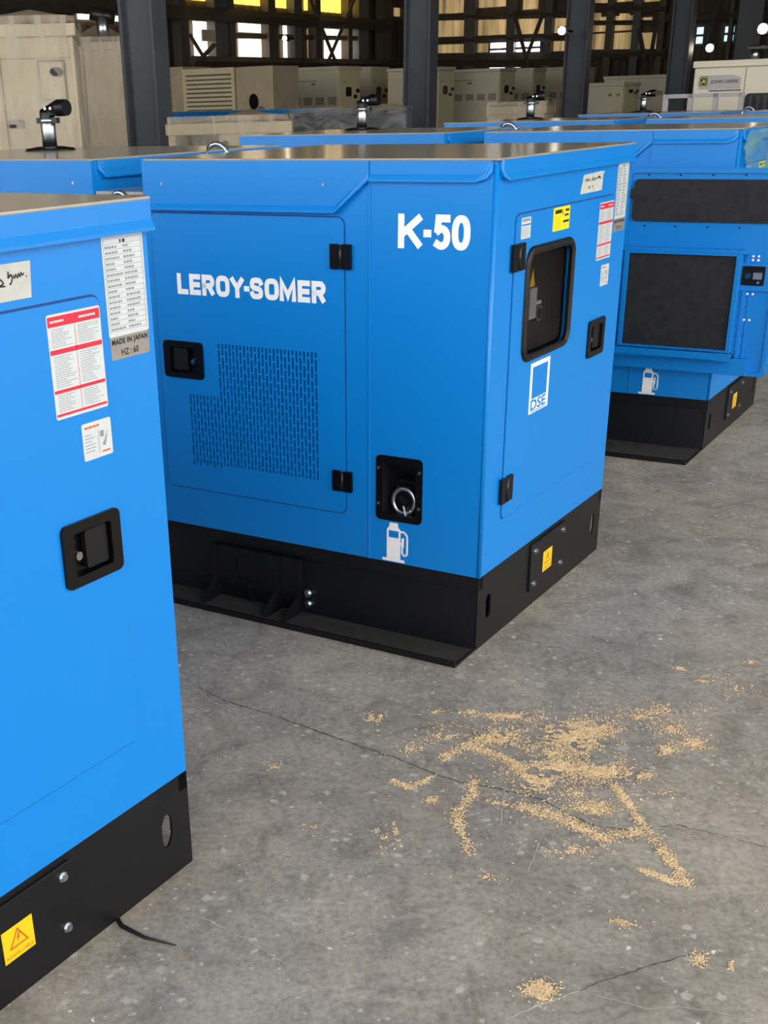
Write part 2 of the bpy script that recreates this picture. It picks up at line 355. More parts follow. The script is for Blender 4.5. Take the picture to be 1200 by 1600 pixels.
SAND_LINES= [([(0.846, 2.727), (0.869, 2.538)], 0.018, 300), ([(0.577, 2.632), (0.663, 2.585), (0.709, 2.534), (0.762, 2.457)], 0.025, 620), ([(0.767, 2.479), (0.87, 2.508), (0.887, 2.403), (0.901, 2.274)], 0.02, 650), ([(0.809, 2.345), (0.875, 2.285)], 0.012, 150), ([(0.409, 2.901), (0.481, 2.97), (0.554, 2.918), (0.6, 2.872)], 0.021, 420), ([(0.43, 2.925), (0.553, 3.023)], 0.018, 130), ([(0.254, 2.794), (0.304, 2.747), (0.379, 2.804)], 0.012, 180), ([(0.491, 2.797), (0.459, 2.693), (0.408, 2.601), (0.41, 2.503), (0.422, 2.435)], 0.022, 360), ([(0.245, 2.583), (0.254, 2.463)], 0.007, 36), ([(0.49, 2.97), (0.688, 3.054)], 0.018, 160), ([(0.6, 2.872), (0.653, 2.698)], 0.021, 260), ([(0.59, 2.632), (0.497, 2.668)], 0.01, 40)]
CRACKS= [([(-0.32, 3.418), (-0.193, 3.283), (-0.074, 3.203), (0.058, 3.092), (0.182, 2.988), (0.285, 2.908), (0.381, 2.814), (0.444, 2.769), (0.532, 2.731), (0.647, 2.666), (0.684, 2.608), (0.75, 2.538), (0.831, 2.51), (0.956, 2.527), (1.023, 2.489), (1.139, 2.418), (1.304, 2.368)], 0.012, 'k'), ([(0.569, 1.924), (0.614, 1.948), (0.71, 1.985), (0.84, 2.036)], 0.01, 'k'), ([(0.404, 1.842), (0.462, 1.877), (0.532, 1.907), (0.569, 1.924)], 0.0093, 'p'), ([(0.569, 1.924), (0.645, 1.888), (0.69, 1.864), (0.755, 1.867), (0.803, 1.857), (0.916, 1.815)], 0.006, 'p'), ([(-0.229, 2.215), (-0.118, 2.122), (-0.02, 2.023)], 0.006, 'p'), ([(0.617, 2.516), (0.545, 2.348)], 0.0074, 'p'), ([(0.562, 2.753), (0.544, 2.672), (0.512, 2.551)], 0.0101, 'p'), ([(-0.309, 3.408), (-0.252, 3.287), (-0.162, 3.221)], 0.012, 'p'), ([(0.814, 2.508), (0.955, 2.524), (1.022, 2.486), (1.138, 2.415)], 0.0089, 'p')]
CABLE= [(-0.464, 2.238), (-0.409, 2.2), (-0.398, 2.172), (-0.344, 2.137), (-0.271, 2.103)]
# ------------------------------------------------------------------ the setting: floor, walls, roof
XL, YE, XR, YB, ZR = -19.0, 37.0, 6.5, -7.0, 8.5     # left wall, end wall, right eave, rear eave, roof height (hall frame)
def hall_obj(o): o.rotation_euler.z = -HB; return o
m = MB(); m.box((-60, -60, -.2), (60, 60, 0), 'concrete')
floor = tag(m.build('floor'), 'dark grey concrete floor with worn patches, paint specks and cracks', kind='structure')
def ribbon(P, w, rnd, jit=.25):
    pts = []
    for i in range(len(P)-1):
        a, b = Vector(P[i]), Vector(P[i+1]); n = max(2, int((b-a).length/.012))
        for k in range(n): pts.append(a.lerp(b, k/n))
    pts.append(Vector(P[-1])); V = []
    for i, p in enumerate(pts):
        t = (pts[min(i+1, len(pts)-1)]-pts[max(i-1, 0)]).normalized(); nn = Vector((-t.y, t.x))
        p = p+nn*rnd.uniform(-1, 1)*w*.5; h = w*.5*rnd.uniform(.25, 1)*(1-.7*abs(2*i/len(pts)-1)**4)
        V += [(p+nn*h), (p-nn*h)]
    return V
rnd = random.Random(5)
for P, w, k in CRACKS:
    V = ribbon(P, w*.55, rnd); m = MB()
    m.add([(p.x, p.y, .0006 if k == 'k' else .0009) for p in V], [(2*i, 2*i+1, 2*i+3, 2*i+2) for i in range(len(V)//2-1)], 'crack_dark' if k == 'k' else 'crack_pale')
    m.build('crack' if k == 'k' else 'scratch', floor)

def corr(x0, x1, z0, z1, pitch, amp, fr, mt, d0=0):
    m = MB(); n = max(2, int((x1-x0)/pitch)); V = []
    for i in range(n+1):
        x = x0+(x1-x0)*i/n
        for dx, d in ((0, 0), (.35, 0), (.5, amp), (.85, amp)):
            xx = x+dx*(x1-x0)/n
            if xx <= x1+1e-6: V += [fr(xx, z0, d0+d), fr(xx, z1, d0+d)]
    m.add(V, [(2*i, 2*i+1, 2*i+3, 2*i+2) for i in range(len(V)//2-1)], mt); return m
LW = lambda x, y, d: (XL+d, x, y)       # on the left wall: (yh, z)
EW = lambda x, y, d: (x, YE-d, y)       # on the end wall: (xh, z)
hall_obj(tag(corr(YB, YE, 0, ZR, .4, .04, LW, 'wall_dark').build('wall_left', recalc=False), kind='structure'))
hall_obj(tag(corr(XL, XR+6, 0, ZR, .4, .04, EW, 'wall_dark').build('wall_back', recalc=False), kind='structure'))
RW = lambda x, y, d: (XR-d, x, y)       # unseen right wall, added to darken the depth of the hall, open in front
hall_obj(tag(corr(12, YE, 0, ZR, .4, .04, RW, 'wall_sheet').build('shade_wall_right', recalc=False), kind='structure'))
m = MB(); m.box((XL, YB, ZR), (XR, YE, ZR+.1), 'roof_sheet')
hall_obj(tag(m.build('ceiling'), kind='structure'))

wn = [0]
def wpanel(name, fr, wall, a, b, mt, rib=.35, d=.07, lab=None):
    """a bright sheet between two photo corners a (top left) and b (bottom right), set on a wall"""
    f = (lambda p: onX(p[0], p[1], XL)) if wall == 'L' else (lambda p: onY(p[0], p[1], YE))
    (x0, z1), (x1, z0) = f(a), f(b)
    o = hall_obj(corr(min(x0, x1), max(x0, x1), min(z0, z1), max(z0, z1), rib, .03, fr, mt, d).build(name, recalc=False))
    tag(o, lab, kind='structure'); return o
k = 0
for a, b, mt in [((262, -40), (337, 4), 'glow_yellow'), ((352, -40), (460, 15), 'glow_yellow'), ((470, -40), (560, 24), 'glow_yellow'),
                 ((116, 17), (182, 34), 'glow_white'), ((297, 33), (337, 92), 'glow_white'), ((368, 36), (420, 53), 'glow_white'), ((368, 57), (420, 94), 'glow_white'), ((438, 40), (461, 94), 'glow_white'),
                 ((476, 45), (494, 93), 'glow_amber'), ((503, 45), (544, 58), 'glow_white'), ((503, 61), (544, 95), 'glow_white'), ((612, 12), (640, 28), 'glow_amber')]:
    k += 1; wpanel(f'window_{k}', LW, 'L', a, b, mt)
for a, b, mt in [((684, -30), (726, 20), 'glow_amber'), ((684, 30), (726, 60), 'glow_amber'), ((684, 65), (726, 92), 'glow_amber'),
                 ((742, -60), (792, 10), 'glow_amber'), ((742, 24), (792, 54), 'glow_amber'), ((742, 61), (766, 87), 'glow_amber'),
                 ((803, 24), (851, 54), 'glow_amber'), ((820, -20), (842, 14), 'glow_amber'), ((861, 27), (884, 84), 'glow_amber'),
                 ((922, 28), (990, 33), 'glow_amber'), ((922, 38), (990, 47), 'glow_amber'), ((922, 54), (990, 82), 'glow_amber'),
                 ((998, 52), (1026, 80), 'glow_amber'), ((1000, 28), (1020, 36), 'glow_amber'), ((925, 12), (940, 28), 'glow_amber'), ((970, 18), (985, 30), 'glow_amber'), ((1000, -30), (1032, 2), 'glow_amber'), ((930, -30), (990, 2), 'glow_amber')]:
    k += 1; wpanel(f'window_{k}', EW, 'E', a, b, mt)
def glazed(a, b, nx, nz, mt, hide=()):
    global k; k += 1
    (x0, z1), (x1, z0) = onY(*a, YE), onY(*b, YE)
    r = empty(f'window_{k}', HW((x0+x1)/2, YE-.1, z0), -HB); tag(r, kind='structure'); w = x1-x0; h = z1-z0
    for i in range(nx):
        for j in range(nz):
            m = MB(); m.box((-w/2+i*w/nx+.03, -.02, j*h/nz+.03), (-w/2+(i+1)*w/nx-.03, .02, (j+1)*h/nz-.03), mt); m.build('pane', r)
    m = MB()
    for i in range(nx+1): m.box((-w/2+i*w/nx-.03, -.05, 0), (-w/2+i*w/nx+.03, .03, h), 'column_grey')
    for j in range(nz+1): m.box((-w/2, -.05, j*h/nz-.03), (w/2, .03, j*h/nz+.03), 'column_grey')
    m.build('window_frame', r)
glazed((768, 62), (846, 106), 2, 3, 'glow_window')
glazed((1076, 42), (1101, 70), 2, 2, 'glow_sky')
glazed((1134, 40), (1149, 66), 1, 2, 'glow_sky')

# steel frame: wall posts, rails, braces on both walls
def ibeam(m, x, y, z0, z1, w, dp, mt, t=.025):
    """H section: flanges facing left and right, web between"""
    m.box((x, y, z0), (x+t*2, y+dp, z1), mt); m.box((x+w-t*2, y, z0), (x+w, y+dp, z1), mt); m.box((x, y+dp*.42, z0), (x+w, y+dp*.42+t, z1), mt)
tn = [0]
def trim(m): tn[0] += 1; return hall_obj(tag(m.build(f'trim_{tn[0]}'), kind='structure'))
for px0, px1, py, mt in [(283, 293, 60, 'column_brown'), (337, 357, 60, 'column_grey'), (360, 368, 70, 'column_brown'), (421, 432, 70, 'column_brown'), (461, 472, 60, 'column_grey'), (494, 502, 70, 'column_brown'), (545, 551, 70, 'column_brown'), (561, 576, 60, 'column_grey'), (598, 612, 60, 'column_brown'), (6, 14, 10, 'column_grey'), (76, 84, 25, 'column_brown'), (16, 30, 10, 'column_grey')]:
    y0 = onX(px0, py, XL+.35)[0]; y1 = onX(px1, py, XL+.35)[0]
    m = MB(); m.box((XL+.1, min(y0, y1), 0), (XL+.35, max(y0, y1), ZR), mt); trim(m)
for px0, px1, py, mt in [(725, 741, 60, 'column_grey'), (791, 803, 60, 'column_grey'), (850, 861, 60, 'column_grey'), (945, 955, 60, 'column_brown'), (986, 998, 60, 'column_grey'), (1136, 1142, 60, 'column_brown'), (1026, 1036, 60, 'column_brown')]:
    x0 = onY(px0, py, YE-.35)[0]; x1 = onY(px1, py, YE-.35)[0]
    m = MB(); m.box((x0, YE-.35, 0), (x1, YE-.1, ZR), mt); trim(m)
def rail(wall, pa, pb, th, mt='column_brown', d=.3, dd=.16):
    m = MB()
    if wall == 'L':
        (a, za), (b, zb) = onX(*pa, XL+d), onX(*pb, XL+d); m.tube([(XL+d, a, za), (XL+d, b, zb)], th, mt, 4)
    else:
        (a, za), (b, zb) = onY(*pa, YE-d), onY(*pb, YE-d); m.tube([(a, YE-d, za), (b, YE-d, zb)], th, mt, 4)
    trim(m)
rail('L', (-60, -2), (610, 40), .14, 'column_brown', .45)
for pa, pb in [((485, 0), (525, 98)), ((553, 0), (512, 98)), ((297, 55), (320, 92)), ((335, 70), (314, 92))]: rail('L', pa, pb, .06, 'column_brown', .5)
rail('L', (300, 96), (640, 101), .12, 'column_brown', .4); rail('L', (365, 56), (560, 60), .06, 'column_brown', .25)
rail('E', (680, 27), (900, 22), .09); rail('E', (680, 64), (900, 57), .1); rail('E', (680, 95), (900, 92), .2); rail('E', (905, 12), (1040, 14), .12)
rail('E', (905, 36), (1040, 35), .06); rail('E', (905, 85), (1040, 84), .12); rail('E', (1040, 28), (1180, 22), .1)
for pa, pb in [((803, 18), (826, 106)), ((850, 18), (816, 106)), ((998, 44), (1008, 96)), ((1024, 46), (1016, 96)), ((1122, -10), (1108, 60))]: rail('E', pa, pb, .06, 'column_brown', .45)

# big roof columns between the machines
def column(pa, pb, pc, yh, mt='column_grey', label=''):
    """pa..pb front face, pb..pc right side in the photo at y = 100"""
    x0, x1 = onY(pa, 100, yh)[0], onY(pb, 100, yh)[0]; y1 = onX(pc, 100, x1)[0]
    w, dp = x1-x0, y1-yh
    r = empty('steel_column', HW(x0, yh), -HB)
    m = MB(); m.box((0, 0, 0), (.035, dp, ZR), mt); m.box((w-.035, 0, 0), (w, dp, ZR), mt); m.build('flange', r, .004)
    m = MB(); m.box((.035, dp*.3, 0), (w-.035, dp*.3+.03, ZR), mt); m.build('web', r)
    m = MB(); m.box((-.12, -.12, 0), (w+.12, dp+.12, .03), mt); m.build('base_plate', r)
    tag(r, label, 'column', 'roof columns'); return r
column(190, 242, 265, 10.0, label='thick dark grey steel column beside the film-wrapped crates, leftmost column')
column(630, 671, 684, 16.8, label='dark grey steel column in the middle, in front of the cream generator row')
column(880, 915, 923, 22.5, label='dark grey steel column right of the bright white wall window')
column(1043, 1074, 1081, 26, label='dark grey steel column beside the small pale blue window, rightmost column')
m = MB(); x0 = onY(1150, 60, 29)[0]; x1 = onY(1184, 60, 29)[0]; m.box((x0, 29, 0), (x1, 29.3, ZR), 'column_grey'); m.box((x1, 28.95, 0), (x1+.06, 29.35, ZR), 'column_grey'); trim(m)

# flood lamps
def lamp(px, py, yh, label, r=.1, pw=40):
    x, z = onY(px, py, yh)
    root = empty('flood_lamp', HW(x, yh, z-.15), -HB)
    m = MB(); m.box((-r*1.3, 0, .15-r*1.1), (r*1.3, .14, .15+r*1.1), 'steel_dark'); m.build('housing', root, .01)
    m = MB(); m.prism(circ(0, .15, r, 16), 0, .02, FRONT, 'lamp_lens'); m.build('lens', root)
    m = MB(); m.tube([(-r*1.35, .07, .15), (-r*1.35, .3, .15), (0, .5, .15), (r*1.35, .3, .15), (r*1.35, .07, .15)], .015, 'steel_dark', 6); m.build('bracket', root)
    tag(root, label, 'lamp', 'flood lamps')
lamp(878, 48, 21.8, 'lit flood lamp on the column right of the bright white wall window', .06)
lamp(1109, 75, 27, 'lit flood lamp just above the cream generator with the deer badge', .07)
lamp(1192, 45, 27, 'lit flood lamp at the right edge of the picture', .09)
lamp(299, 52, 28, 'lit flood lamp left of the square board on the white wall sheets', .055)
lamp(445, 60, 28, 'lit flood lamp between two dark posts in front of the white wall sheets', .055)
# ------------------------------------------------------------------ blue generator set
Wd, HT, ZB, LF, GP, LT = 1.142, 1.5, .254, 1.266, .222, 2.775
DU0, DU1, DZ0, DZ1 = .499, 1.256, .398, 1.337
EV0, EV1, EZ0, EZ1 = .145, .992, .412, 1.343
HP = .497                                    # side door hinge line
def sec(zb, d, dl, fr, x):                   # hood cross-section at position x
    return [fr(x, HT-.002, 0), fr(x, HT-.002, d), fr(x, zb+.02, d), fr(x, zb+.006, dl), fr(x, zb, dl), fr(x, zb, 0)]
def screw(m, fr, x, y, d, r=.006, mt='zinc'):
    m.prism(circ(x, y, r, 8), d, d+.004, fr, mt)
def lines(m, x0, x1, y0, y1, n, fr, d, mt, rnd, h=.35, flip=False):
    for i in range(n):
        y = y1-(i+.5)*(y1-y0)/n; hh = (y1-y0)/n*h/2; x = x0
        L = x0+(x1-x0)*rnd.uniform(.45, 1)
        while x < L:
            w = rnd.uniform(.05, .16)*(x1-x0); m.flat(rect(x, y-hh, min(x+w, x1), y+hh), d, fr, mt); x += w+.025*(x1-x0)
def latch(m, fr, x0, y0, x1, y1, paddle_left):
    """flush paddle latch; x grows with the polygon axis"""
    w, h = x1-x0, y1-y0
    m.plate(rrect(x0, y0, x1, y1, .014), [rrect(x0+.17*w, y0+.16*h, x1-.17*w, y1-.16*h, .006)], -.020, .007, fr, 'black_plastic')
    m.prism(rrect(x0+.16*w, y0+.15*h, x1-.16*w, y1-.15*h, .006), -.022, -.018, fr, 'black_plastic')
    a, b = (x0+.2*w, x0+.58*w) if paddle_left else (x0+.42*w, x1-.2*w)
    m.prism(rrect(a, y0+.2*h, b, y1-.2*h, .006), -.014, -.002, fr, 'black_paint')
    kx = x0+.72*w if paddle_left else x0+.28*w
    m.prism(circ(kx, y0+.46*h, .009, 12), -.02, .001, fr, 'chrome'); m.prism(circ(kx, y0+.66*h, .005, 8), -.02, -.012, fr, 'steel_dark')
def hinge(m, fr, x0, y0, x1, y1):
    xm = (x0+x1)/2
    m.prism(rrect(x0, y0, xm-.006, y1, .003, 2), 0, .009, fr, 'black_plastic'); m.prism(rrect(xm+.006, y0, x1, y1, .003, 2), 0, .009, fr, 'black_plastic')
    m.cyl(fr(xm, y0+.002, .008), fr(xm, y1-.002, .008), .0055, 'steel_dark', 8)
def pump_icon(m, fr, x, y, s, sx):
    """fuel pump pictogram, s tall, lower left corner x,y; sx = -1 when the axis runs right to left"""
    X = lambda a: x+sx*a*s
    P = lambda L: [(X(a), y+b*s) for a, b in L]
    m.prism(P([(-.0, 0), (.62, 0), (.62, .07), (0, .07)]), .0006, .0014, fr, 'white_vinyl')
    body = P([(.12, .06), (.50, .06), (.50, .82), (.46, .88), (.16, .88), (.12, .82)]); win = P([(.17, .62), (.45, .62), (.45, .80), (.17, .80)])
    m.plate(body, [win], .0006, .0014, fr, 'white_vinyl')
    m.prism(P([(.18, .88), (.44, .88), (.42, 1), (.20, 1)]), .0006, .0014, fr, 'white_vinyl')
    hose = [(.50, .80), (.60, .80), (.68, .72), (.69, .62), (.69, .26), (.65, .20), (.59, .20), (.55, .26), (.55, .46), (.50, .50)]
    for a, b in zip(hose, hose[1:]):
        dx, dy = b[0]-a[0], b[1]-a[1]; l = math.hypot(dx, dy); nx, ny = -dy/l*.026, dx/l*.026
        ex, ey = dx/l*.018, dy/l*.018
        m.flat(P([(a[0]+nx-ex, a[1]+ny-ey), (b[0]+nx+ex, b[1]+ny+ey), (b[0]-nx+ex, b[1]-ny+ey), (a[0]-nx-ex, a[1]-ny-ey)]), .0012, fr, 'white_vinyl')
    m.flat(P([(.53, .62), (.60, .66), (.60, .40), (.53, .40)]), .0011, fr, 'white_vinyl')

def make_generator():
    R = empty('diesel_generator', (0, 0, 0)); rn = random.Random(3)
    # --- canopy shell
    m = MB()
    m.plate(rect(0, ZB, LF, HT-.004), [rrect(DU0+.03, DZ0+.03, DU1-.03, DZ1-.03, .03), rrect(.222, .412, .373, .607, .01)], -.006, 0, SIDE, 'blue')
    m.plate(rect(.0005, ZB, Wd, HT-.004), [rrect(EV0+.03, EZ0+.03, EV1-.03, EZ1-.03, .03)], -.006, 0, END, 'blue')
    m.box((0.004, Wd-.006, ZB), (LF, Wd, HT-.004), 'blue', TOP)                         # far long side
    m.box((LF, 0, ZB), (LT, .006, 1.40), 'blue', TOP); m.box((LF, Wd-.006, ZB), (LT, Wd, 1.40), 'blue', TOP)
    m.box((LF+GP, 0, 1.40), (LT, .006, HT-.004), 'blue', TOP); m.box((LF+GP, Wd-.006, 1.40), (LT, Wd, HT-.004), 'blue', TOP)
    m.box((LT-.006, 0, ZB), (LT, Wd, HT-.004), 'blue', TOP)                              # rear end
    m.box((LF-.006, .006, .9), (LF, Wd-.006, HT-.004), 'blue', TOP)                      # walls of the slot between the hoods
    m.box((LF+GP, .006, .9), (LF+GP+.006, Wd-.006, HT-.004), 'blue', TOP)
    m.box((LF, -.004, 1.392), (LF+GP, Wd+.004, 1.402), 'blue_roof_sheen', TOP)
    m.box((.01, .01, ZB), (LT-.01, Wd-.01, ZB+.01), 'dark_inside', TOP)
    m.box((.5, .3, ZB), (1.15, .9, 1.0), 'dark_inside', TOP)                             # engine bulk inside
    m.build('canopy', R)
    m = MB(); m.cyl((-.005, .005, ZB), (-.005, .005, HT-.012), .0078, 'blue', 14); m.build('corner_edge', R)
    m = MB(); m.prism(rect(.4055, ZB, .4125, 1.442), 0, .0035, SIDE, 'blue'); m.build('panel_seam', R, .001)
    for (x0, y0, x1, y1, fr) in ((DU0, DZ0, DU1, DZ1, SIDE), (EV0, EZ0, EV1, EZ1, END)):
        m = MB(); m.plate(rrect(x0-.004, y0-.004, x1+.004, y1+.004, .026), [rrect(x0+.004, y0+.004, x1-.004, y1-.004, .02)], 0, .0006, fr, 'blue_seam'); m.build('door_gap', R)
    # --- roof
    m = MB(); m.box((-.010, -.012, HT-.003), (LF, Wd+.009, HT+.004), 'blue_roof_sheen', TOP); m.build('front_roof_lid', R, .003)
    m = MB(); m.box((LF+GP, -.012, HT-.003), (LT+.01, Wd+.009, HT+.004), 'blue_roof_sheen', TOP); m.build('rear_roof_lid', R, .003)
    m = MB(); m.loft([sec(a, b, c, END, x) for x, a, b, c in ((.012, 1.472, .006, .008), (.024, 1.453, .010, .014), (.05, 1.443, .010, .018), (Wd+.006, 1.443, .010, .018))], 'blue'); m.build('end_fascia', R)
    m = MB(); m.loft([sec(a, b, c, SIDE, x) for x, a, b, c in ((.012, 1.468, .005, .007), (.028, 1.450, .009, .014), (.06, 1.441, .010, .018), (.404, 1.441, .010, .018))], 'blue'); m.build('side_fascia', R)
    m = MB(); m.loft([sec(a, b, c, SIDE, x) for x, a, b, c in ((.406, 1.446, .013, .014), (.523, 1.351, .014, .024), (LF+.004, 1.348, .014, .024))], 'blue')
    screw(m, SIDE, 1.188, 1.428, .013, .005); screw(m, SIDE, .563, 1.431, .013, .005); m.build('front_side_hood', R)
    g0 = LF+GP
    m = MB(); m.loft([sec(a, b, c, SIDE, x) for x, a, b, c in ((g0+.004, 1.348, .014, .024), (LT, 1.348, .014, .024))], 'blue'); screw(m, SIDE, g0+.09, 1.428, .013, .005); m.build('rear_side_hood', R)
    m = MB(); m.loft([[(-g0+p[0], p[1], p[2]) for p in sec(a, b, c, END, x)] for x, a, b, c in ((.014, 1.468, .005, .007), (.04, 1.443, .010, .018), (Wd, 1.443, .010, .018))], 'blue'); m.build('rear_hood_fascia', R)
    # --- lifting eyes, slot bracket
    for nm, (cu, cv, cz, rr) in (('lifting_eye', (1.377, -.012, 1.365, .035)), ('lifting_bail', (1.377, .56, 1.475, .055))):
        m = MB(); m.tube([(-cu+rr*cos(t), cv, cz+rr*sin(t)) for t in [i*pi/8 for i in range(16)]], .009, 'zinc', 8, closed=True)
        m.box((-cu-.03, cv-.008, cz-rr-.06 if cv > 0 else cz-rr-.02), (-cu+.03, cv+.008, cz-rr+.008), 'zinc'); m.build(nm, R)
    m = MB(); m.box((LF+.012, .06, 1.402), (LF+.04, .09, 1.47), 'black_plastic', TOP); m.cyl((-LF-.026, .055, 1.405), (-LF-.026, .055, 1.46), .006, 'chrome', 8)
    m.build('roof_latch', R)
    # --- exhaust
    ux, vx = 2.4, .76
    m = MB(); m.tube([(-ux, vx, HT+.004), (-ux, vx, HT+.012), (-ux, vx, HT+.02)], 1, 'black_plastic', 24, radii=[.108, .10, .05]); m.build('exhaust_flange', R)
    m = MB(); m.cyl((-ux, vx, HT+.012), (-ux, vx, HT+.15), .031, 'zinc', 18); ex = m.build('exhaust_pipe', R)
    m = MB(); m.tube([(-ux, vx, HT+.11), (-ux, vx, HT+.128)], .035, 'zinc', 16); m.box((-ux-.055, vx-.01, HT+.108), (-ux-.03, vx+.01, HT+.13), 'steel_dark'); m.box((-ux+.03, vx-.01, HT+.108), (-ux+.06, vx+.01, HT+.13), 'steel_dark'); m.build('pipe_clamp', ex)
    m = MB(); m.tube([(-ux-.03, vx, HT+.15), (-ux+.02, vx, HT+.158), (-ux+.07, vx, HT+.166), (-ux+.115, vx, HT+.166)], .03, 'black_plastic', 14, radii=[.012, .022, .033, .031])
    for a in (.03, .06): m.cyl((-ux+a, vx-.036, HT+.165), (-ux+a, vx-.042, HT+.165), .006, 'chrome', 8)
    m.build('rain_cap', ex)
    # --- side door (origin on its hinge line so that it swings)
    D = MB((-HP, -.016, 0)); slots = []
    for c in range(36):
        u = .608+c*.0150
        if u > 1.142: break
        top, bot = (.925, .500) if u < 1.003 else (.742, .487)
        z = top+(-.0 if c % 2 else .023)
        while z > bot+.008:
            a, b = max(z-.0385, bot), min(z, top)
            if b-a > .008: slots.append(rect(u-.0041, a, u+.0041, b))
            z -= .046
    hl = rrect(1.085, .815, 1.215, .905, .008)
    D.plate(rrect(DU0, DZ0, DU1, DZ1, .022), slots+[hl], -.016, .0042, SIDE, 'blue')
    dr = D.build('side_door', R)
    def sub(m, nm, bv=0): o = m.build(nm, dr, bv); o.location = (0, 0, 0); return o
    O = (-HP, -.016, 0)
    m2 = MB(O); latch(m2, lambda x, y, d: SIDE(x, y, d+.0042), 1.064, .797, 1.234, .923, False); sub(m2, 'door_latch')
    for a, b in ((1.188, 1.262), (.476, .546)):
        m = MB(O); hinge(m, lambda x, y, d: SIDE(x, y, d+.0044), .470, a, .545, b); sub(m, 'hinge')
    m = MB(O); ws = dict(zip('LEROY-SM', (.046, .047, .052, .056, .058, .022, .052, .064))); x = 1.158; sp = []
    for ch in 'LEROY-SOMER': sp.append((ch, x, ws[ch])); x -= ws[ch]+{'O': .002, 'Y': -.002, '-': .002}.get(ch, .006)
    stroke_text(m, sp, 1.080, .068, .0172, SIDE, .0050, 'white_vinyl', True); sub(m, 'lettering')
    m = MB(O); m.box((.56, .046, .525), (1.085, .05, .94), 'blue_seam', TOP); sub(m, 'baffle')  # dark blue stands in for the shade behind the door slots
    m = MB(O)                                                   # intake box on the inner face
    IN = lambda x, y, d: (-x, .016+d, y)
    b0, b1, z0, z1 = .535, 1.09, .515, .962
    m.plate(rect(b0, z0, b1, z1+.008), [rect(b0+.022, z0+.01, b1-.022, z1-.004)], .0, .07, IN, 'blue')
    m.prism([(b0-.018, z1+.006), (b1+.02, z1+.006), (b1-.0, z1+.022), (b0, z1+.022)], 0, .055, IN, 'blue')
    m.box((b0-.02, .016, z0-.038), (b1+.015, .115, z0-.03), 'blue', TOP); m.box((b0-.02, .107, z0-.038), (b1+.015, .115, z0-.0), 'blue', TOP)
    m.box((b0-.02, .016, z0-.11), (b1+.08, .05, z0-.03), 'blue', TOP)
    m.prism(rect(1.10, DZ0+.02, 1.118, .96), 0, .012, IN, 'blue'); m.prism(rect(1.13, DZ0+.02, 1.14, .78), 0, .006, IN, 'blue')
    for a, b in ((1.13, .955), (1.155, .955), (1.13, .938), (1.155, .938), (1.125, .785), (1.15, .785), (1.125, .665), (1.15, .665), (1.12, .475), (.555, .47)): screw(m, IN, a, b, .012 if a < .6 or b < .5 else .006, .006, 'white_vinyl')
    sub(m, 'intake_box', .0015)
    m = MB(O); m.prism(rect(b0+.02, z0+.008, b1-.02, z1-.002), .036, .055, IN, 'foam'); sub(m, 'foam_block')
    m = MB(O); m.prism(rrect(.535, 1.10, 1.215, 1.288, .022), 0, .014, IN, 'foam'); m.prism(rect(.515, 1.20, .54, 1.245), 0, .012, IN, 'foam'); sub(m, 'foam_strip')
    m = MB(O); m.plate(rrect(DU0+.004, DZ0+.004, DU1-.004, DZ1-.004, .02), [rrect(DU0+.022, DZ0+.022, DU1-.022, DZ1-.022, .014)], 0, .012, IN, 'blue')
    for a in (.60, .75, .90, 1.05, 1.2): 
        for b in (1.306, 1.078): screw(m, IN, a, b, .001, .004, 'black_plastic')
    sub(m, 'door_return')
    m = MB(O); m.prism(rrect(1.075, .80, 1.225, .925, .006), 0, .016, IN, 'blue'); m.prism(rrect(1.09, .825, 1.195, .912, .006), .014, .02, IN, 'black_plastic')
    m.prism(circ(1.12, .868, .013), .02, .03, IN, 'chrome'); m.prism(rect(1.145, .855, 1.185, .885), .02, .034, IN, 'zinc'); m.prism(circ(1.17, .84, .006), .02, .03, IN, 'zinc'); sub(m, 'latch_mechanism')
    # --- end door
    D = MB(); wn_ = rrect(.247, .912, .610, 1.226, .035)
    D.plate(rrect(EV0, EZ0, EV1, EZ1, .022), [wn_, rrect(.843, .83, .963, .926, .008)], -.012, .0042, END, 'blue'); ed = D.build('end_door', R)
    E1 = lambda x, y, d: END(x, y, d+.0042)
    ring = rrect(.240, .906, .618, 1.233, .042, 6)
    m = MB(); m.tube([E1(x, y, .0) for x, y in ring], .0115, 'rubber', 10, closed=True, up0=(1, 0, 0)); m.tube([E1(x+(.429-x)*.055, y+(1.07-y)*.055, .005) for x, y in ring], .004, 'rubber', 6, closed=True, up0=(1, 0, 0)); m.build('window_gasket', ed)
    m = MB(); m.prism(rrect(.244, .910, .613, 1.229, .038, 5), -.006, -.003, END, 'pane_dark'); m.build('window_pane', ed)
    m = MB(); m.box((.045, .17, .87), (.05, .72, 1.27), 'steel_dark', TOP); m.box((.03, .365, 1.01), (.045, .42, 1.105), 'jd_plate', TOP)
    m.flat([(.365, 1.11), (.41, 1.11), (.39, 1.165)], -.035, END, 'yellow_label'); m.prism(circ(.45, 1.02, .026, 16), -.045, -.03, END, 'zinc'); m.prism(circ(.45, 1.02, .017, 14), -.031, -.026, END, 'black_plastic')
    m.prism(rect(.42, 1.05, .46, 1.06), -.045, -.03, END, 'white_label'); m.build('control_panel', ed)
    m = MB(); latch(m, E1, .822, .811, .985, .940, False); m.build('door_latch', ed)
    for a, b in ((1.185, 1.263), (.468, .552)):
        m = MB(); hinge(m, lambda x, y, d: END(x, y, d+.0044), .118, a, .205, b); m.build('hinge', ed)
    m = MB(); m.plate(rect(.320, .718, .482, .882), [rect(.337, .765, .465, .868)], .0046, .0052, END, 'white_vinyl')
    m.text('DSE', .333, .727, .128, .036, END, .0056, 'blue', .025); m.flat(rect(.333, .7215, .461, .7245), .0056, END, 'blue'); m.build('logo_decal', ed)
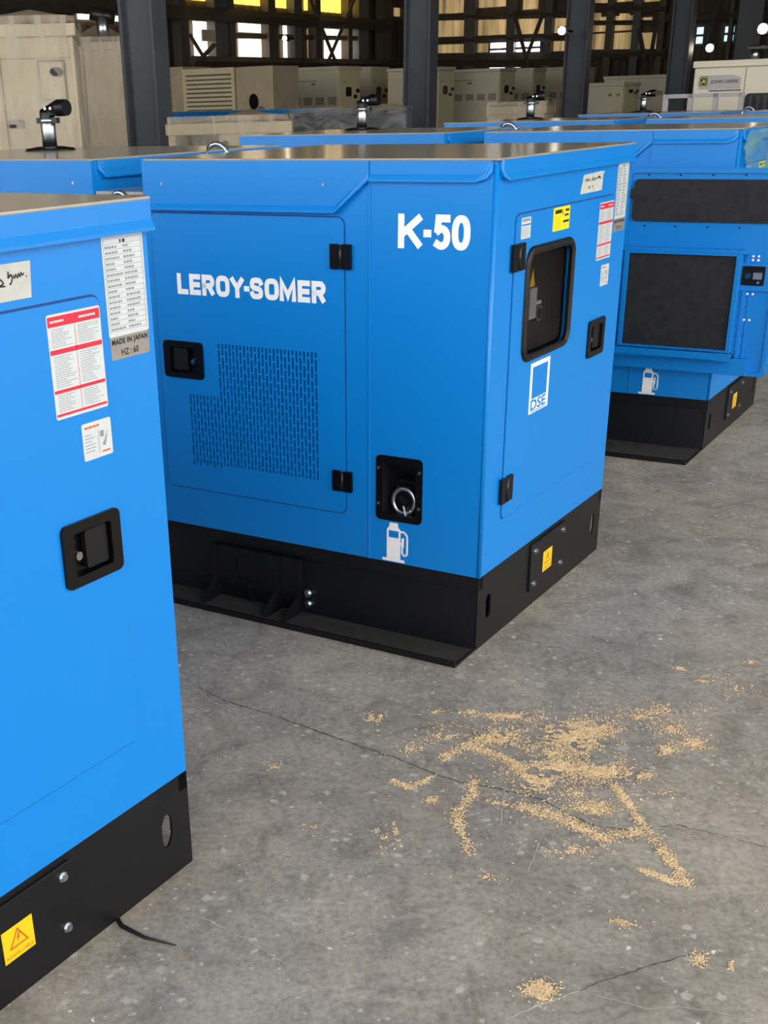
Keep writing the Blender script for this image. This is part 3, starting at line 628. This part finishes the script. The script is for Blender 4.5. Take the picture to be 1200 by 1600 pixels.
    # stickers
    def st(nm, x0, y0, x1, y1, mt, par, d=.0048): m = MB(); m.prism(rrect(x0, y0, x1, y1, .004, 2), d-.0004, d, END, mt); m.d = d+.0003; m.nm = nm; m.par = par; return m
    m = st('instruction_sticker', .848, 1.139, .988, 1.326, 'white_label', ed); d = m.d
    for a, b in ((1.304, 1.322), (1.2555, 1.264), (1.186, 1.192), (1.1445, 1.149)): m.flat(rect(.850, a, .986, b), d, END, 'print_red')
    m.flat(rect(.9175, 1.15, .9185, 1.304), d, END, 'print_red')
    for a, b, n in ((1.267, 1.301, 9), (1.195, 1.253, 14), (1.152, 1.184, 8)):
        lines(m, .857, .912, a, b, n, END, d, 'print_grey', rn, .3); lines(m, .925, .98, a, b, n, END, d, 'print_grey', rn, .3)
    lines(m, .856, .91, 1.309, 1.317, 1, END, d+.0002, 'white_label', rn, .5); lines(m, .93, .975, 1.309, 1.317, 1, END, d+.0002, 'white_label', rn, .5); m.build(m.nm, ed)
    m = st('diagram_sticker', .909, 1.047, .990, 1.118, 'white_label', ed); d = m.d
    lines(m, .916, .984, 1.106, 1.112, 1, END, d, 'print_orange', rn, .7); lines(m, .915, .948, 1.06, 1.098, 6, END, d, 'print_grey', rn, .3)
    m.flat(rect(.952, 1.055, .953, 1.10), d, END, 'print_grey'); m.flat(rect(.957, 1.085, .968, 1.097), d, END, 'print_grey'); m.flat([(.962, 1.07), (.97, 1.08), (.978, 1.096), (.975, 1.08), (.97, 1.066)], d, END, 'print_grey'); m.flat(rect(.96, 1.055, .982, 1.058), d, END, 'print_orange'); m.build(m.nm, ed)
    m = st('warning_sticker', .430, 1.271, .570, 1.3405, 'lemon_label', ed); d = m.d
    m.flat(rect(.445, 1.322, .50, 1.333), d, END, 'print_black'); m.flat(rect(.53, 1.325, .562, 1.332), d, END, 'print_black'); m.flat(rect(.505, 1.316, .512, 1.331), d, END, 'print_red'); m.flat(rect(.525, 1.311, .56, 1.317), d, END, 'print_black'); m.flat(rect(.515, 1.292, .565, 1.299), d, END, 'print_black')
    lines(m, .44, .50, 1.277, 1.315, 6, END, d, 'print_orange', rn, .15); m.build(m.nm, ed)
    m = st('notice_sticker', .180, 1.272, .252, 1.332, 'white_label', ed); d = m.d
    m.flat(rect(.186, 1.321, .246, 1.328), d, END, 'print_grey'); m.flat(rect(.183, 1.309, .249, 1.313), d, END, 'blue'); lines(m, .187, .245, 1.277, 1.305, 6, END, d, 'print_grey', rn, .2); m.build(m.nm, ed)
    m = st('data_plate', 1.012, 1.261, 1.128, 1.443, 'white_label', R, .001); d = m.d
    for q in (1.016, 1.122): m.flat(rect(q, 1.268, q+.001, 1.437), d, END, 'print_grey')
    n = 17
    for i in range(n+1): y = 1.270+i*(1.437-1.270)/n; m.flat(rect(1.017, y, 1.123, y+.0007), d, END, 'print_grey')
    for i in range(n-1):
        y = 1.270+(i+.28)*(1.437-1.270)/n
        for xa, L in ((1.02, rn.uniform(.02, .042)), (1.07, rn.uniform(.01, .042))):
            x = xa
            while x < xa+L: w = rn.uniform(.004, .009); m.flat(rect(x, y, x+w, y+.0042), d, END, 'print_grey'); x += w+.0015
    m.flat(rect(1.062, 1.4285, 1.066, 1.434), d, END, 'print_black'); m.flat(rect(1.07, 1.4285, 1.077, 1.434), d, END, 'print_black'); m.build(m.nm, R)
    m = st('origin_plate', 1.014, 1.218, 1.126, 1.2625, 'silver_label', R, .0006); d = m.d
    m.text('MADE IN JAPAN', 1.018, 1.243, .104, .0135, END, d, 'print_black', .04, sp=1.1); m.text('HZ : 60', 1.043, 1.224, .05, .0125, END, d, 'print_black', .02); m.build(m.nm, R)
    # --- lettering and fuel filler on the side
    m = MB(); stroke_text(m, [('K', .312, .082), ('-', .227, .026), ('5', .196, .058), ('0', .135, .060)], 1.256, .097, .0212, SIDE, .0012, 'white_vinyl', True); m.build('model_lettering', R)
    m = MB(); pump_icon(m, SIDE, .357, .246+.012, .135, -1); m.build('fuel_pictogram', R)
    m = MB(); F2 = rrect(.212, .400, .382, .618, .016); m.plate(F2, [rrect(.236, .42, .358, .598, .01)], 0, .004, SIDE, 'black_plastic')
    A = [(.236, .42), (.358, .42), (.358, .598), (.236, .598)]; B = [(.262, .43), (.335, .43), (.335, .52), (.262, .52)]
    m.loft([[SIDE(x, y, .003) for x, y in A], [SIDE(x, y, -.075) for x, y in B]], 'black_paint', True, False)
    m.prism(B, -.079, -.075, SIDE, 'black_paint')
    for a, b in ((.372, .575), (.372, .455), (.222, .575), (.222, .455)): screw(m, SIDE, a, b, .004, .005)
    fb = m.build('fuel_filler_box', R)
    m = MB(); m.prism([(.258, .415), (.335, .415), (.33, .51), (.268, .512)], -.045, -.04, SIDE, 'steel_dark')
    m.tube([SIDE(.290+.040*cos(t), .465+.042*sin(t), -.022) for t in [i*pi/12 for i in range(24)]], .008, 'zinc', 8, closed=True, up0=(0, 1, 0))
    m.prism(circ(.290, .465, .034, 18), -.04, -.020, SIDE, 'black_plastic'); m.prism([(.275, .465), (.30, .485), (.306, .48), (.281, .458)], -.020, -.010, SIDE, 'steel_dark')
    m.prism([(.283, .452), (.288, .453), (.279, .418), (.274, .419)], -.012, -.008, SIDE, 'white_label'); m.prism([(.272, .446), (.276, .448), (.263, .437), (.261, .434)], -.014, -.01, SIDE, 'zinc'); m.build('filler_cap', fb)
    # --- base skid
    m = MB(); oc = lambda cx, cy: [(cx-.016, cy+.022), (cx-.004, cy+.044), (cx+.012, cy+.042), (cx+.019, cy+.026), (cx+.019, cy-.018), (cx+.006, cy-.042), (cx-.010, cy-.04), (cx-.017, cy-.02)]
    m.plate([(-.004, ZB), (-.006, 0), (Wd, 0), (Wd, ZB)], [rrect(.062, .090, .100, .172, .017), oc(1.058, .13)], -.006, 0, END, 'black_paint')
    m.box((0, 0, ZB-.045), (LT, .03, ZB-.001), 'black_paint', TOP); m.box((.0, Wd-.03, ZB-.045), (LT, Wd, ZB-.001), 'black_paint', TOP)
    m.loft([[(-u, .012, ZB-.045), (-u, -.012, .004), (-u, -.006, .004), (-u, .018, ZB-.045)] for u in (.006, LT)], 'black_paint')
    m.box((.45, Wd-.012, .0), (LT, Wd-.004, ZB-.045), 'black_paint', TOP); m.box((LT-.006, 0, 0), (LT, Wd, ZB), 'black_paint', TOP)
    bs = m.build('base_frame', R)
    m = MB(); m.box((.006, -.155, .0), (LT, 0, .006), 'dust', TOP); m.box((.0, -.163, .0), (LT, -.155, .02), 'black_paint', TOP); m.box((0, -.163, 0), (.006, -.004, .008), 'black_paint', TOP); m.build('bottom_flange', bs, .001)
    m = MB(); m.prism(rrect(.42, .062, .742, .238, .004, 2), 0, .008, END, 'black_paint')
    m.build('cover_plate', bs, .001)
    for a, b in ((.457, .207), (.715, .21), (.710, .084), (.455, .085)):
        m = MB(); m.prism(circ(a, b, .012, 12), .008, .010, END, 'zinc'); m.prism(circ(a, b, .0085, 6), .010, .016, END, 'zinc'); m.build('bolt', bs)
    m = MB(); m.prism(rect(.534, .101, .618, .178), .008, .0086, END, 'yellow_label')
    m.plate([(.549, .127), (.603, .127), (.576, .171)], [[(.556, .131), (.596, .131), (.576, .1635)]], .0086, .0089, END, 'print_orange')
    m.flat([(.577, .158), (.570, .145), (.575, .146), (.571, .133), (.582, .149), (.577, .148), (.583, .158)], .0089, END, 'print_orange')
    m.text('POWER CABLE', .539, .107, .074, .0085, END, .0089, 'print_orange', .01); m.build('cable_sticker', bs)
    m = MB()                                                     # fork pocket
    m.box((.785, -.02, .065), (1.034, .01, .205), 'black_paint', TOP); m.plate(rect(.785, .065, 1.034, .205), [rrect(.83, .085, .96, .185, .03)], .02, .028, SIDE, 'black_paint')
    for u0, u1 in ((.76, .785), (1.034, 1.055)):
        m.loft([[(-u, .01, .205), (-u, -.03, .205), (-u, -.035, .07), (-u, -.12, .006), (-u, .0, .006)] for u in (u0, u1)], 'black_paint')
    m.loft([[(-u, .0, .205), (-u, -.032, .203), (-u, -.036, .07), (-u, -.145, .006), (-u, .0, .006)] for u in (.678, .687)], 'black_paint')
    m.box((.687, -.024, .02), (.76, -.016, .205), 'black_paint', TOP); m.box((.885, -.028, .008), (.905, -.01, .066), 'black_paint', TOP); m.build('fork_pocket', bs)
    for z in (.062, .022):
        m = MB(); m.prism(circ(.650, z+.02, .015, 12), .006, .016, SIDE, 'zinc'); m.prism(circ(.650, z+.02, .01, 6), .016, .024, SIDE, 'zinc'); m.build('bolt', bs)
    return R

GEN = [(-.905, 1.495, .605), (.614, 3.6206, .5854), (2.1376, 6.0157, .5635), (3.612, 8.334, .555), (5.178, 10.796, .55)]
GLAB = ['nearest blue generator, cut off by the left edge, end stickers in close-up',
        'blue generator in the centre with white lettering and all doors closed',
        'blue generator at the right with its black-lined side door swung open',
        'blue generator just behind the one with the open door, only its top showing',
        'farthest blue generator at the right, in front of the cream one with the deer badge']
proto = make_generator(); gens = []
for i, (x, y, a) in enumerate(GEN):
    g = proto if i == 0 else dup(proto)
    g.location = (x, y, 0); g.rotation_euler.z = -a; tag(g, GLAB[i], 'generator', 'blue generators in a row'); gens.append(g)
def child(g, nm):
    for o in g.children_recursive:
        if o.name.split('.')[0] == nm: return o
child(gens[2], 'side_door').rotation_euler.z = math.radians(180)
bpy.data.objects.remove(child(gens[2], 'model_lettering'))
fl = child(gens[2], 'bottom_flange'); fl.scale.y = 1.9; fl.location.y = -.012
# handwritten paper slips, different on each machine
def slip(g, quad, strokes, d=.0008):
    m = MB(); m.flat(quad, d, END, 'paper')
    for s, w in strokes:
        for (a, b), (c, e) in zip(s, s[1:]):
            l = math.hypot(c-a, e-b) or 1; nx, ny = -(e-b)/l*w, (c-a)/l*w
            m.flat([(a+nx, b+ny), (c+nx, e+ny), (c-nx, e-ny), (a-nx, b-ny)], d+.0004, END, 'print_black')
    m.build('paper_slip', g)
slip(gens[0], [(.62, 1.361), (.824, 1.361), (.830, 1.4215), (.62, 1.4225)],
     [([(.745, 1.392), (.757, 1.398), (.763, 1.391), (.752, 1.387), (.766, 1.386)], .0014), ([(.776, 1.409), (.774, 1.398), (.781, 1.404), (.784, 1.397), (.780, 1.389), (.776, 1.388)], .0016),
      ([(.786, 1.402), (.789, 1.396), (.792, 1.403), (.796, 1.396), (.799, 1.404), (.802, 1.397), (.805, 1.405), (.808, 1.399), (.812, 1.403)], .0013), ([(.816, 1.398), (.8175, 1.396)], .0012)])
slip(gens[1], [(.66, 1.365), (.864, 1.366), (.868, 1.418), (.885, 1.4235), (.845, 1.4265), (.682, 1.422)],
     [([(.70, 1.402), (.712, 1.410), (.72, 1.400), (.73, 1.409), (.742, 1.401)], .002), ([(.755, 1.400), (.768, 1.411), (.776, 1.400), (.79, 1.409), (.80, 1.402)], .002), ([(.81, 1.406), (.83, 1.410), (.842, 1.404)], .003), ([(.735, 1.386), (.74, 1.378), (.748, 1.385)], .002), ([(.765, 1.387), (.775, 1.379)], .002)])
m = MB(); V = []
for i in range(9):
    for j in range(9):
        v = .03+i*.13; z = 1.30+j*.024; V.append(END(v, z, .022+.008*sin(i*2.1+j*.9)+.004*cos(j*3+i)))
m.add(V, [(i*9+j, i*9+j+1, i*9+j+10, i*9+j+9) for i in range(8) for j in range(8)], 'film_green', True); m.build('protective_film', gens[2], recalc=False)
# ------------------------------------------------------------------ background machines
def place_corner(px, py, z):                 # hall position of a photo point at a known height
    r = ray(px, py); t = (z-CAMH)/r[2]; return r[0]*t, r[1]*t
def corner_at(px, py, yh):                   # hall position and height of a photo point at a known depth
    x, z = onY(px, py, yh); return x, yh, z
def cream_unit(px, py, pl, pr, yh, label, louv=2, wide=False, name='cream_generator', mt='cream', mte='cream_light', zbase=0):
    """px,py: top of the near corner; pl: left end of the long side; pr: right end of the short face"""
    x, y, z = corner_at(px, py, yh); xl = onY(pl, py, yh)[0]; yr = onX(pr, py, x)[0]
    L = x-xl; Dp = max(.8, min(yr-yh, 3.0)); H = z
    r = empty(name, HW(x, yh, 0), -HB)
    m = MB(); m.box((-L, 0, .15), (0, Dp, H-.06), mt); m.box((-L+.05, .05, 0), (-.05, Dp-.05, .15), 'black_paint'); m.build('canopy', r, .01)
    m = MB(); m.box((-L-.02, -.02, H-.06), (.02, Dp+.02, H), mt); m.build('roof_lid', r, .008)
    m = MB(); m.box((.0, .04, .2), (.012, Dp-.04, H-.08), mte); e = m.build('end_panel', r, .004)  # lighter cream: the brighter light on the end face is put into its colour
    q = (H-CAMH)/58                                   # detail scale
    m = MB(); m.prism(rrect(Dp*.30, H-47*q, Dp*.55, H-32*q, .05), .012, .02, RIGHT, 'black_plastic'); m.build('window', e)
    for a, b in ((.84, 38), (.72, 47)):
        m = MB(); m.prism(rrect(Dp*a-.06, H-(b+3)*q, Dp*a+.06, H-(b-3)*q, .03), .012, .03, RIGHT, 'steel_dark'); m.build('door_latch', e)
    m = MB(); m.prism(rect(Dp*.2, H-25*q, Dp*.24, H-23*q), .012, .02, RIGHT, 'louver_tan'); m.build('lock', e)
    n = louv
    for i in range(n):
        w = 11*q*1.5; x1 = -.06-i*(w+.09); x0 = x1-w
        if x0 < -L: break
        m = MB(); m.prism(rect(x0, H-59*q, x1, H-47*q), 0, .004, FRONT, 'louver_tan')
        for k_ in range(5): zq = H-58*q+k_*2.3*q; m.prism([(x0+.01, zq), (x1-.01, zq), (x1-.01, zq+.8*q), (x0+.01, zq+.8*q)], .004, .02, FRONT, mt)
        m.build('louver', r)
    if L > 1.6:
        m = MB(); m.prism(rect(-L*.62, H-22*q, -L*.28, H-21*q), 0, .004, FRONT, 'louver_tan'); m.build('door_gap', r)
        for k_ in (.76, .92):
            m = MB(); m.prism(circ(-L*k_, H-51*q, 2.6*q, 12), 0, .02, FRONT, 'black_plastic'); m.build('cable_gland', r)
        m = MB(); m.prism(rrect(-L*.34, H-28*q, -L*.30, H-25*q, .01), 0, .02, FRONT, 'louver_tan'); m.build('door_latch', r)
    tag(r, label, 'generator', 'cream generators'); return r
cream_unit(529, 103, 408, 563, 23.0, 'cream generator with a long blank side, left of the X brace in the far row', 4)
cream_unit(579, 104, 500, 607, 26.0, 'cream generator with a dark oval window, just left of the middle column', 2)
cream_unit(684, 104, 606, 698, 24.0, 'cream generator half hidden behind the middle column', 3)
cream_unit(781, 106, 640, 806, 25.5, 'cream generator with dark vent squares below the bright white window', 5)
cream_unit(833, 106, 740, 851, 28.5, 'cream generator behind the one below the bright white window, right of it', 2)
cream_unit(893, 104, 800, 930, 31.0, 'cream generator behind the column right of the bright white window', 2)
cream_unit(975, 128, 905, 1000, 24.5, 'shaded cream generator, the lower of two beside the right columns', 2)
cream_unit(1042, 116, 945, 1062, 28.0, 'shaded cream generator, the taller of two beside the right columns', 2)
# pale louvred machine under clear film
x, y, z = corner_at(366, 100, 20.0); xl = onY(262, 100, 20.0)[0]; r = empty('louvred_generator', HW(x, y, 0), -HB); L = x-xl; H = z
m = MB(); m.box((-L, 0, .1), (-1.15, .9, H), 'wrapped_cream'); m.box((-1.15, 0, .1), (0, .9, H-.05), 'louver_tan'); m.box((0, .02, .1), (.8, .9, H-.05), 'wrapped_cream'); m.build('canopy', r, .01)
for i in range(9):
    zq = H-.80+i*.072; m = MB(); m.prism(rect(-1.08, zq, -.06, zq+.045), .0, .03, FRONT, 'cream_light'); m.build('louver', r)
m = MB(); m.plate(rect(-1.15, .1, 0, H-.05), [rect(-1.08, H-.80, -.06, H-.15)], .001, .035, FRONT, 'cream_light'); m.build('louver_frame', r)
for a, zz in ((-2.0, .62), (.4, .62)):
    m = MB(); m.prism(circ(a, H-zz, .09, 14, .13), .0, .03, FRONT, 'black_plastic'); m.build('socket_cover', r)
tag(r, 'cream generator with a pale louvred panel under clear film, right of the left column', 'generator')
# large film-wrapped machine at the far left
def plane_frame(pxm, pym, dist, yaw):
    """upright plane through the point dist away along a photo column; x runs along the plane"""
    def wr(px, py): h = ray(px, py); return Vector((h[0]*cos(HB)+h[1]*sin(HB), -h[0]*sin(HB)+h[1]*cos(HB), h[2]))
    d = wr(pxm, pym); P = Vector((d.x, d.y, 0)).normalized()*dist; ex = Vector((cos(yaw), sin(yaw), 0)); n = Vector((-sin(yaw), cos(yaw), 0))
    def on(px, py):
        D = wr(px, py); t = P.dot(n)/D.dot(n); Q = D*t; return (Q-P).dot(ex), CAMH+Q.z
    on.base = lambda x: Vector((P.x, P.y, 0))+ex*x
    return on
def wrapped(name, pa, pb, ytop, dist, yaw, dep, peak, label, mt='wrapped_cream', fmt='film_clear', seed=1, band=True):
    on = plane_frame((pa+pb)/2, ytop, dist, yaw); x0, z = on(pa, ytop); x1, _ = on(pb, ytop); H = z; w = x1-x0
    r = empty(name, on.base(x0), yaw); rn = random.Random(seed)
    m = MB(); m.box((0, 0, .12), (w, dep, H-.02), mt); m.build('crate_body', r, .01)
    if band: m = MB(); m.box((-.02, -.02, H-.09), (w+.02, dep+.02, H-.01), mt); m.build('top_rim', r, .006)
    if peak:
        px, pz = on(peak[0], peak[1]); m = MB(); px -= x0; pz = CAMH+(pz-CAMH)*(1+dep/2/dist)
        n = 10; V = []
        for i in range(n+1):
            for j in range(n+1):
                a, b = i/n, j/n; h = max(0, 1-max(abs(a*w-px)/max(px, w-px), abs(b-.5)*2))
                V.append((a*w, b*dep, H+(pz-H)*h**1.8+.012*rn.uniform(-1, 1)))
        m.add(V, [(i*(n+1)+j, i*(n+1)+j+1, (i+1)*(n+1)+j+1, (i+1)*(n+1)+j) for i in range(n) for j in range(n)], 'wrapped_tan', True); m.build('sheet_cover', r, recalc=False)
    m = MB(); n, q = 26, 16; V = []
    for i in range(n+1):
        for j in range(q+1):
            a = i/n*(w+dep)-0; zz = .1+j/q*(H-.06)
            fold = mnoise.noise((a*4, zz*1.2, seed))*.02+mnoise.noise((a*12, zz*3, seed+7))*.008
            V.append((a, -.03-fold, zz) if a <= w else (w+.03+fold, a-w, zz))
    m.add(V, [(i*(q+1)+j, i*(q+1)+j+1, (i+1)*(q+1)+j+1, (i+1)*(q+1)+j) for i in range(n) for j in range(q)], fmt, True); m.build('stretch_film', r, recalc=False)
    tag(r, label, 'wrapped machine', 'film-wrapped machines'); r['_'] = 0; del r['_']; return r, (lambda px, py: (on(px, py)[0]-x0, on(px, py)[1])), w, H
r, lx, w, H = wrapped('wrapped_generator', -260, 112, 41, 9.6, .12, 1.5, (40, 16), 'big cream generator wrapped in wrinkled clear film at the left edge')
m = MB(); a, b = lx(64, 158); c, d = lx(101, 93); m.plate(rect(a, b, c, d), [rect(a+.012, b+.012, c-.012, d-.012)], 0, .008, FRONT, 'louver_tan'); m.build('door_gap', r)
m = MB(); a, b = lx(88, 112); m.prism(circ(a, b, .045, 14, .03), 0, .02, FRONT, 'black_plastic'); m.build('lifting_hole', r)
m = MB(); a, b = lx(14, 202); c, d = lx(38, 187); m.prism(rrect(a, b, c, d, .02), 0, .02, FRONT, 'steel_dark'); m.prism(rrect(a+.01, b+.01, (a+c)/2, d-.03, .008), .02, .04, FRONT, 'black_plastic'); m.build('door_latch', r)
a = lx(6, 150)[0]; m = MB(); m.prism(rect(a-.006, .3, a+.006, H-.2), 0, .006, FRONT, 'louver_tan'); m.build('panel_seam', r)
m = MB(); m.prism(rect(lx(-250, 0)[0], lx(50, 92)[1], lx(110, 92)[0], lx(50, 91)[1]), 0, .005, FRONT, 'louver_tan'); m.build('panel_joint', r)
r2, _, w2, H2 = wrapped('wrapped_generator', 60, 205, 66, 15.0, .1, 1.8, (150, 34), 'film-wrapped cream generator between the big wrapped one and the left column', seed=4)
m = MB(); m.cyl((w2*.70, .3, H2), (w2*.70, .3, H2+.26), .07, 'zinc', 12); m.cyl((w2*.70-.13, .3, H2+.29), (w2*.70+.14, .3, H2+.23), .07, 'steel_dark', 10); m.build('exhaust_pipe', r2)
r3, lx, w3, H3 = wrapped('wrapped_crate', 262, 452, 192, 10.2, 0, 1.2, (385, 170), 'low tan crate under a tented sheet, behind the centre generator', 'wrapped_tan', seed=9)
m = MB(); a, b = lx(276, 231); c, d = lx(341, 205); m.prism(rect(a, b-.2, c, d), 0, .012, FRONT, 'dark_inside'); m.build('opening', r3)
m = MB(); a, b = lx(352, 226); m.prism(circ(a, b, .03), 0, .02, FRONT, 'black_plastic'); m.build('socket_cover', r3)
wrapped('wrapped_machine', 452, 640, 178, 11.8, .05, 1.1, (600, 161), 'dark machine under grey film, behind the chrome exhaust pipe', 'black_paint', 'film_dark', seed=12, band=False)
wrapped('wrapped_machine', 762, 852, 166, 15.2, -.3, 1.1, (846, 150), 'low tan-wrapped machine in front of the far cream row, right of the middle column', 'wrapped_tan', seed=15)
g5 = dup(proto); g5.location = HW(onY(520, 185, 14.6)[0], 14.6); g5.rotation_euler.z = -HB; g5.scale = (1.07,)*3
tag(g5, 'blue generator behind the tented tan crate, mostly hidden', 'generator', 'blue generators in a row')
for c in list(g5.children):
    if c.name.split('.')[0] in ('paper_slip', 'exhaust_flange', 'exhaust_pipe'):
        for q in list(c.children): bpy.data.objects.remove(q)
        bpy.data.objects.remove(c)
# cream generator with the deer badge, right
yj = 15.5; xj, zj = onY(1087, 96, yj); r = empty('cream_generator', HW(xj, yj, 0), -HB); Lj = 3.2; q = lambda px, py: (onY(px, py, yj)[0]-xj, onY(px, py, yj)[1])
m = MB(); m.box((0, 0, .2), (Lj, 1.5, zj-.07), 'jd_cream'); m.box((.05, .05, 0), (Lj-.05, 1.45, .2), 'black_paint'); m.build('canopy', r, .012)
m = MB(); m.box((-.02, -.025, zj-.07), (Lj+.02, 1.52, zj), 'jd_cream'); m.build('roof_lid', r, .01)
a, b = q(1092, 140); c, d = q(1159, 116); m = MB(); m.prism([(a, b), (c, b), (c, d-.03), (c-.1, d), (a, d)], .0, .008, FRONT, 'jd_plate')
ex, ez = q(1099.5, 127.5); m.prism(rrect(ex-.048, ez-.05, ex+.048, ez+.05, .02), .008, .012, FRONT, 'logo_green')
m.plate(rrect(ex-.042, ez-.044, ex+.042, ez+.044, .016), [rrect(ex-.036, ez-.038, ex+.036, ez+.038, .013)], .012, .0135, FRONT, 'logo_yellow')
m.flat([(ex-.03, ez-.012), (ex-.008, ez+.002), (ex+.004, ez+.03), (ex+.01, ez+.014), (ex+.028, ez-.006), (ex+.012, ez-.002), (ex+.03, ez-.022), (ex+.004, ez-.008), (ex-.012, ez-.012), (ex-.028, ez-.028)], .0135, FRONT, 'logo_yellow')
a, b = q(1110.5, 130); c, _ = q(1153.5, 130); m.text('JOHN DEERE', a, b-.012, c-a, .042, FRONT, .0095, 'print_black', .012); m.build('name_plate', r)
a, b = q(1108, 143); c, d = q(1158, 139.5); m = MB(); m.prism(rect(a, b, c, d), 0, .01, FRONT, 'louver_tan'); m.build('grille_strip', r)
a, b = q(1163, 160); m = MB(); m.prism(rrect(a, b-.1, a+1.2, q(1163, 146)[1], .05), 0, .01, FRONT, 'black_plastic')
for i in range(14): m.prism(rect(a+.05+i*.08, b-.08, a+.09+i*.08, q(1163, 149)[1]), .01, .02, FRONT, 'steel_dark')
m.build('radiator_grille', r)
a = q(1165, 120)[0]; m = MB(); m.prism(rect(a-.003, .3, a+.003, zj-.08), 0, .004, FRONT, 'louver_tan'); m.build('door_gap', r)
a = q(1160, 90)[0]; m = MB(); m.cyl((a, .6, zj), (a, .6, zj+.11), .05, 'zinc', 14); m.tube([(a-.07, .6, zj+.13), (a+.1, .6, zj+.145)], .02, 'steel_dark', 10); m.box((a-.07, .52, zj+.115), (a+.16, .68, zj+.14), 'steel_dark'); m.build('exhaust_pipe', r)
tag(r, 'cream generator with a dark deer badge and grey name plate, at the right edge', 'generator', 'cream generators')
# pale metal frame standing in front of it
yk = 14.6; xk = onY(1040, 150, yk)[0]; xk1 = onY(1158, 150, yk)[0]; zk = onY(1100, 146, yk)[1]; r = empty('metal_frame', HW(xk, yk, 0), -HB); wk = xk1-xk
for i in range(4): m = MB(); m.box((wk*i/3-.025, 0, 0), (wk*i/3+.025, .05, zk), 'jd_plate'); m.build('post', r)
for zz in (.5, 1.0, zk): m = MB(); m.box((0, 0, zz-.04), (wk, .05, zz), 'jd_plate'); m.build('rail', r)
tag(r, 'pale metal rack in front of the cream generator with the deer badge', 'rack')
# square board hung on the far wall
xb = XL+.6; (ya, za), (yb2, zb2) = onX(316, 46, xb), onX(336, 65, xb); m = MB(); m.box((xb-.03, min(ya, yb2), zb2), (xb+.03, max(ya, yb2), za), 'wrapped_cream')
hall_obj(tag(m.build('wall_board'), 'square tan board hanging before the white wall sheets', 'board'))

# ------------------------------------------------------------------ floor litter
rnd = random.Random(11); V = []; F = []
def grain(x, y, s):
    o = len(V); a = rnd.uniform(0, pi); l, w, h = s*rnd.uniform(.8, 1.5), s*rnd.uniform(.5, .8), s*rnd.uniform(.35, .7)
    c, q = cos(a), sin(a); z = h*.7
    for dx, dy, dz in ((l, 0, 0), (-l, 0, 0), (0, w, 0), (0, -w, 0), (0, 0, h), (0, 0, -h*.7)): V.append((x+dx*c-dy*q, y+dx*q+dy*c, z+dz))
    for t in ((0, 2, 4), (2, 1, 4), (1, 3, 4), (3, 0, 4), (2, 0, 5), (1, 2, 5), (3, 1, 5), (0, 3, 5)): F.append(tuple(i+o for i in t))
def ok(x, y): return mnoise.noise((x*16, y*16, 3.3))+.7*mnoise.noise((x*55, y*55, 1.3)) > -.22
for x, y, ax, ay, bx, by, n in SAND_BLOBS:
    k = 0; tries = 0
    n = int(n*2.6)
    while k < n and tries < n*5:
        tries += 1; r_ = abs(rnd.gauss(0, .58)); t = rnd.uniform(0, 2*pi); a, b = r_*cos(t), r_*sin(t)
        X, Y = x+a*ax+b*bx, y+a*ay+b*by
        if ok(X, Y): grain(X, Y, rnd.uniform(.0018, .0040)); k += 1
for P, w, n in SAND_LINES:
    seg = [(Vector(a), Vector(b)) for a, b in zip(P, P[1:])]; tot = sum((b-a).length for a, b in seg)
    for a, b in seg:
        for i in range(int(n*2.4*(b-a).length/tot)):
            p = a.lerp(b, rnd.random())+Vector((rnd.gauss(0, w*.42), rnd.gauss(0, w*.42)*1.4))
            if ok(p.x, p.y) or rnd.random() < .35: grain(p.x, p.y, rnd.uniform(.0018, .0040))
me = bpy.data.meshes.new('spilled_grit'); me.from_pydata(V, [], F); me.materials.append(MATS['sand'])
o = bpy.data.objects.new('spilled_grit', me); C.objects.link(o); tag(o, 'tan grit spilled over the concrete in front of the centre generator', 'grit', kind='stuff')
m = MB(); m.tube([(x, y, .006+.004*sin(i*2)) for i, (x, y) in enumerate(CABLE[1:])], .005, 'cable_black', 6, radii=[.006, .006, .004, .0015])
tag(m.build('cable_end'), 'thin black cable end poking out from under the nearest generator', 'cable')
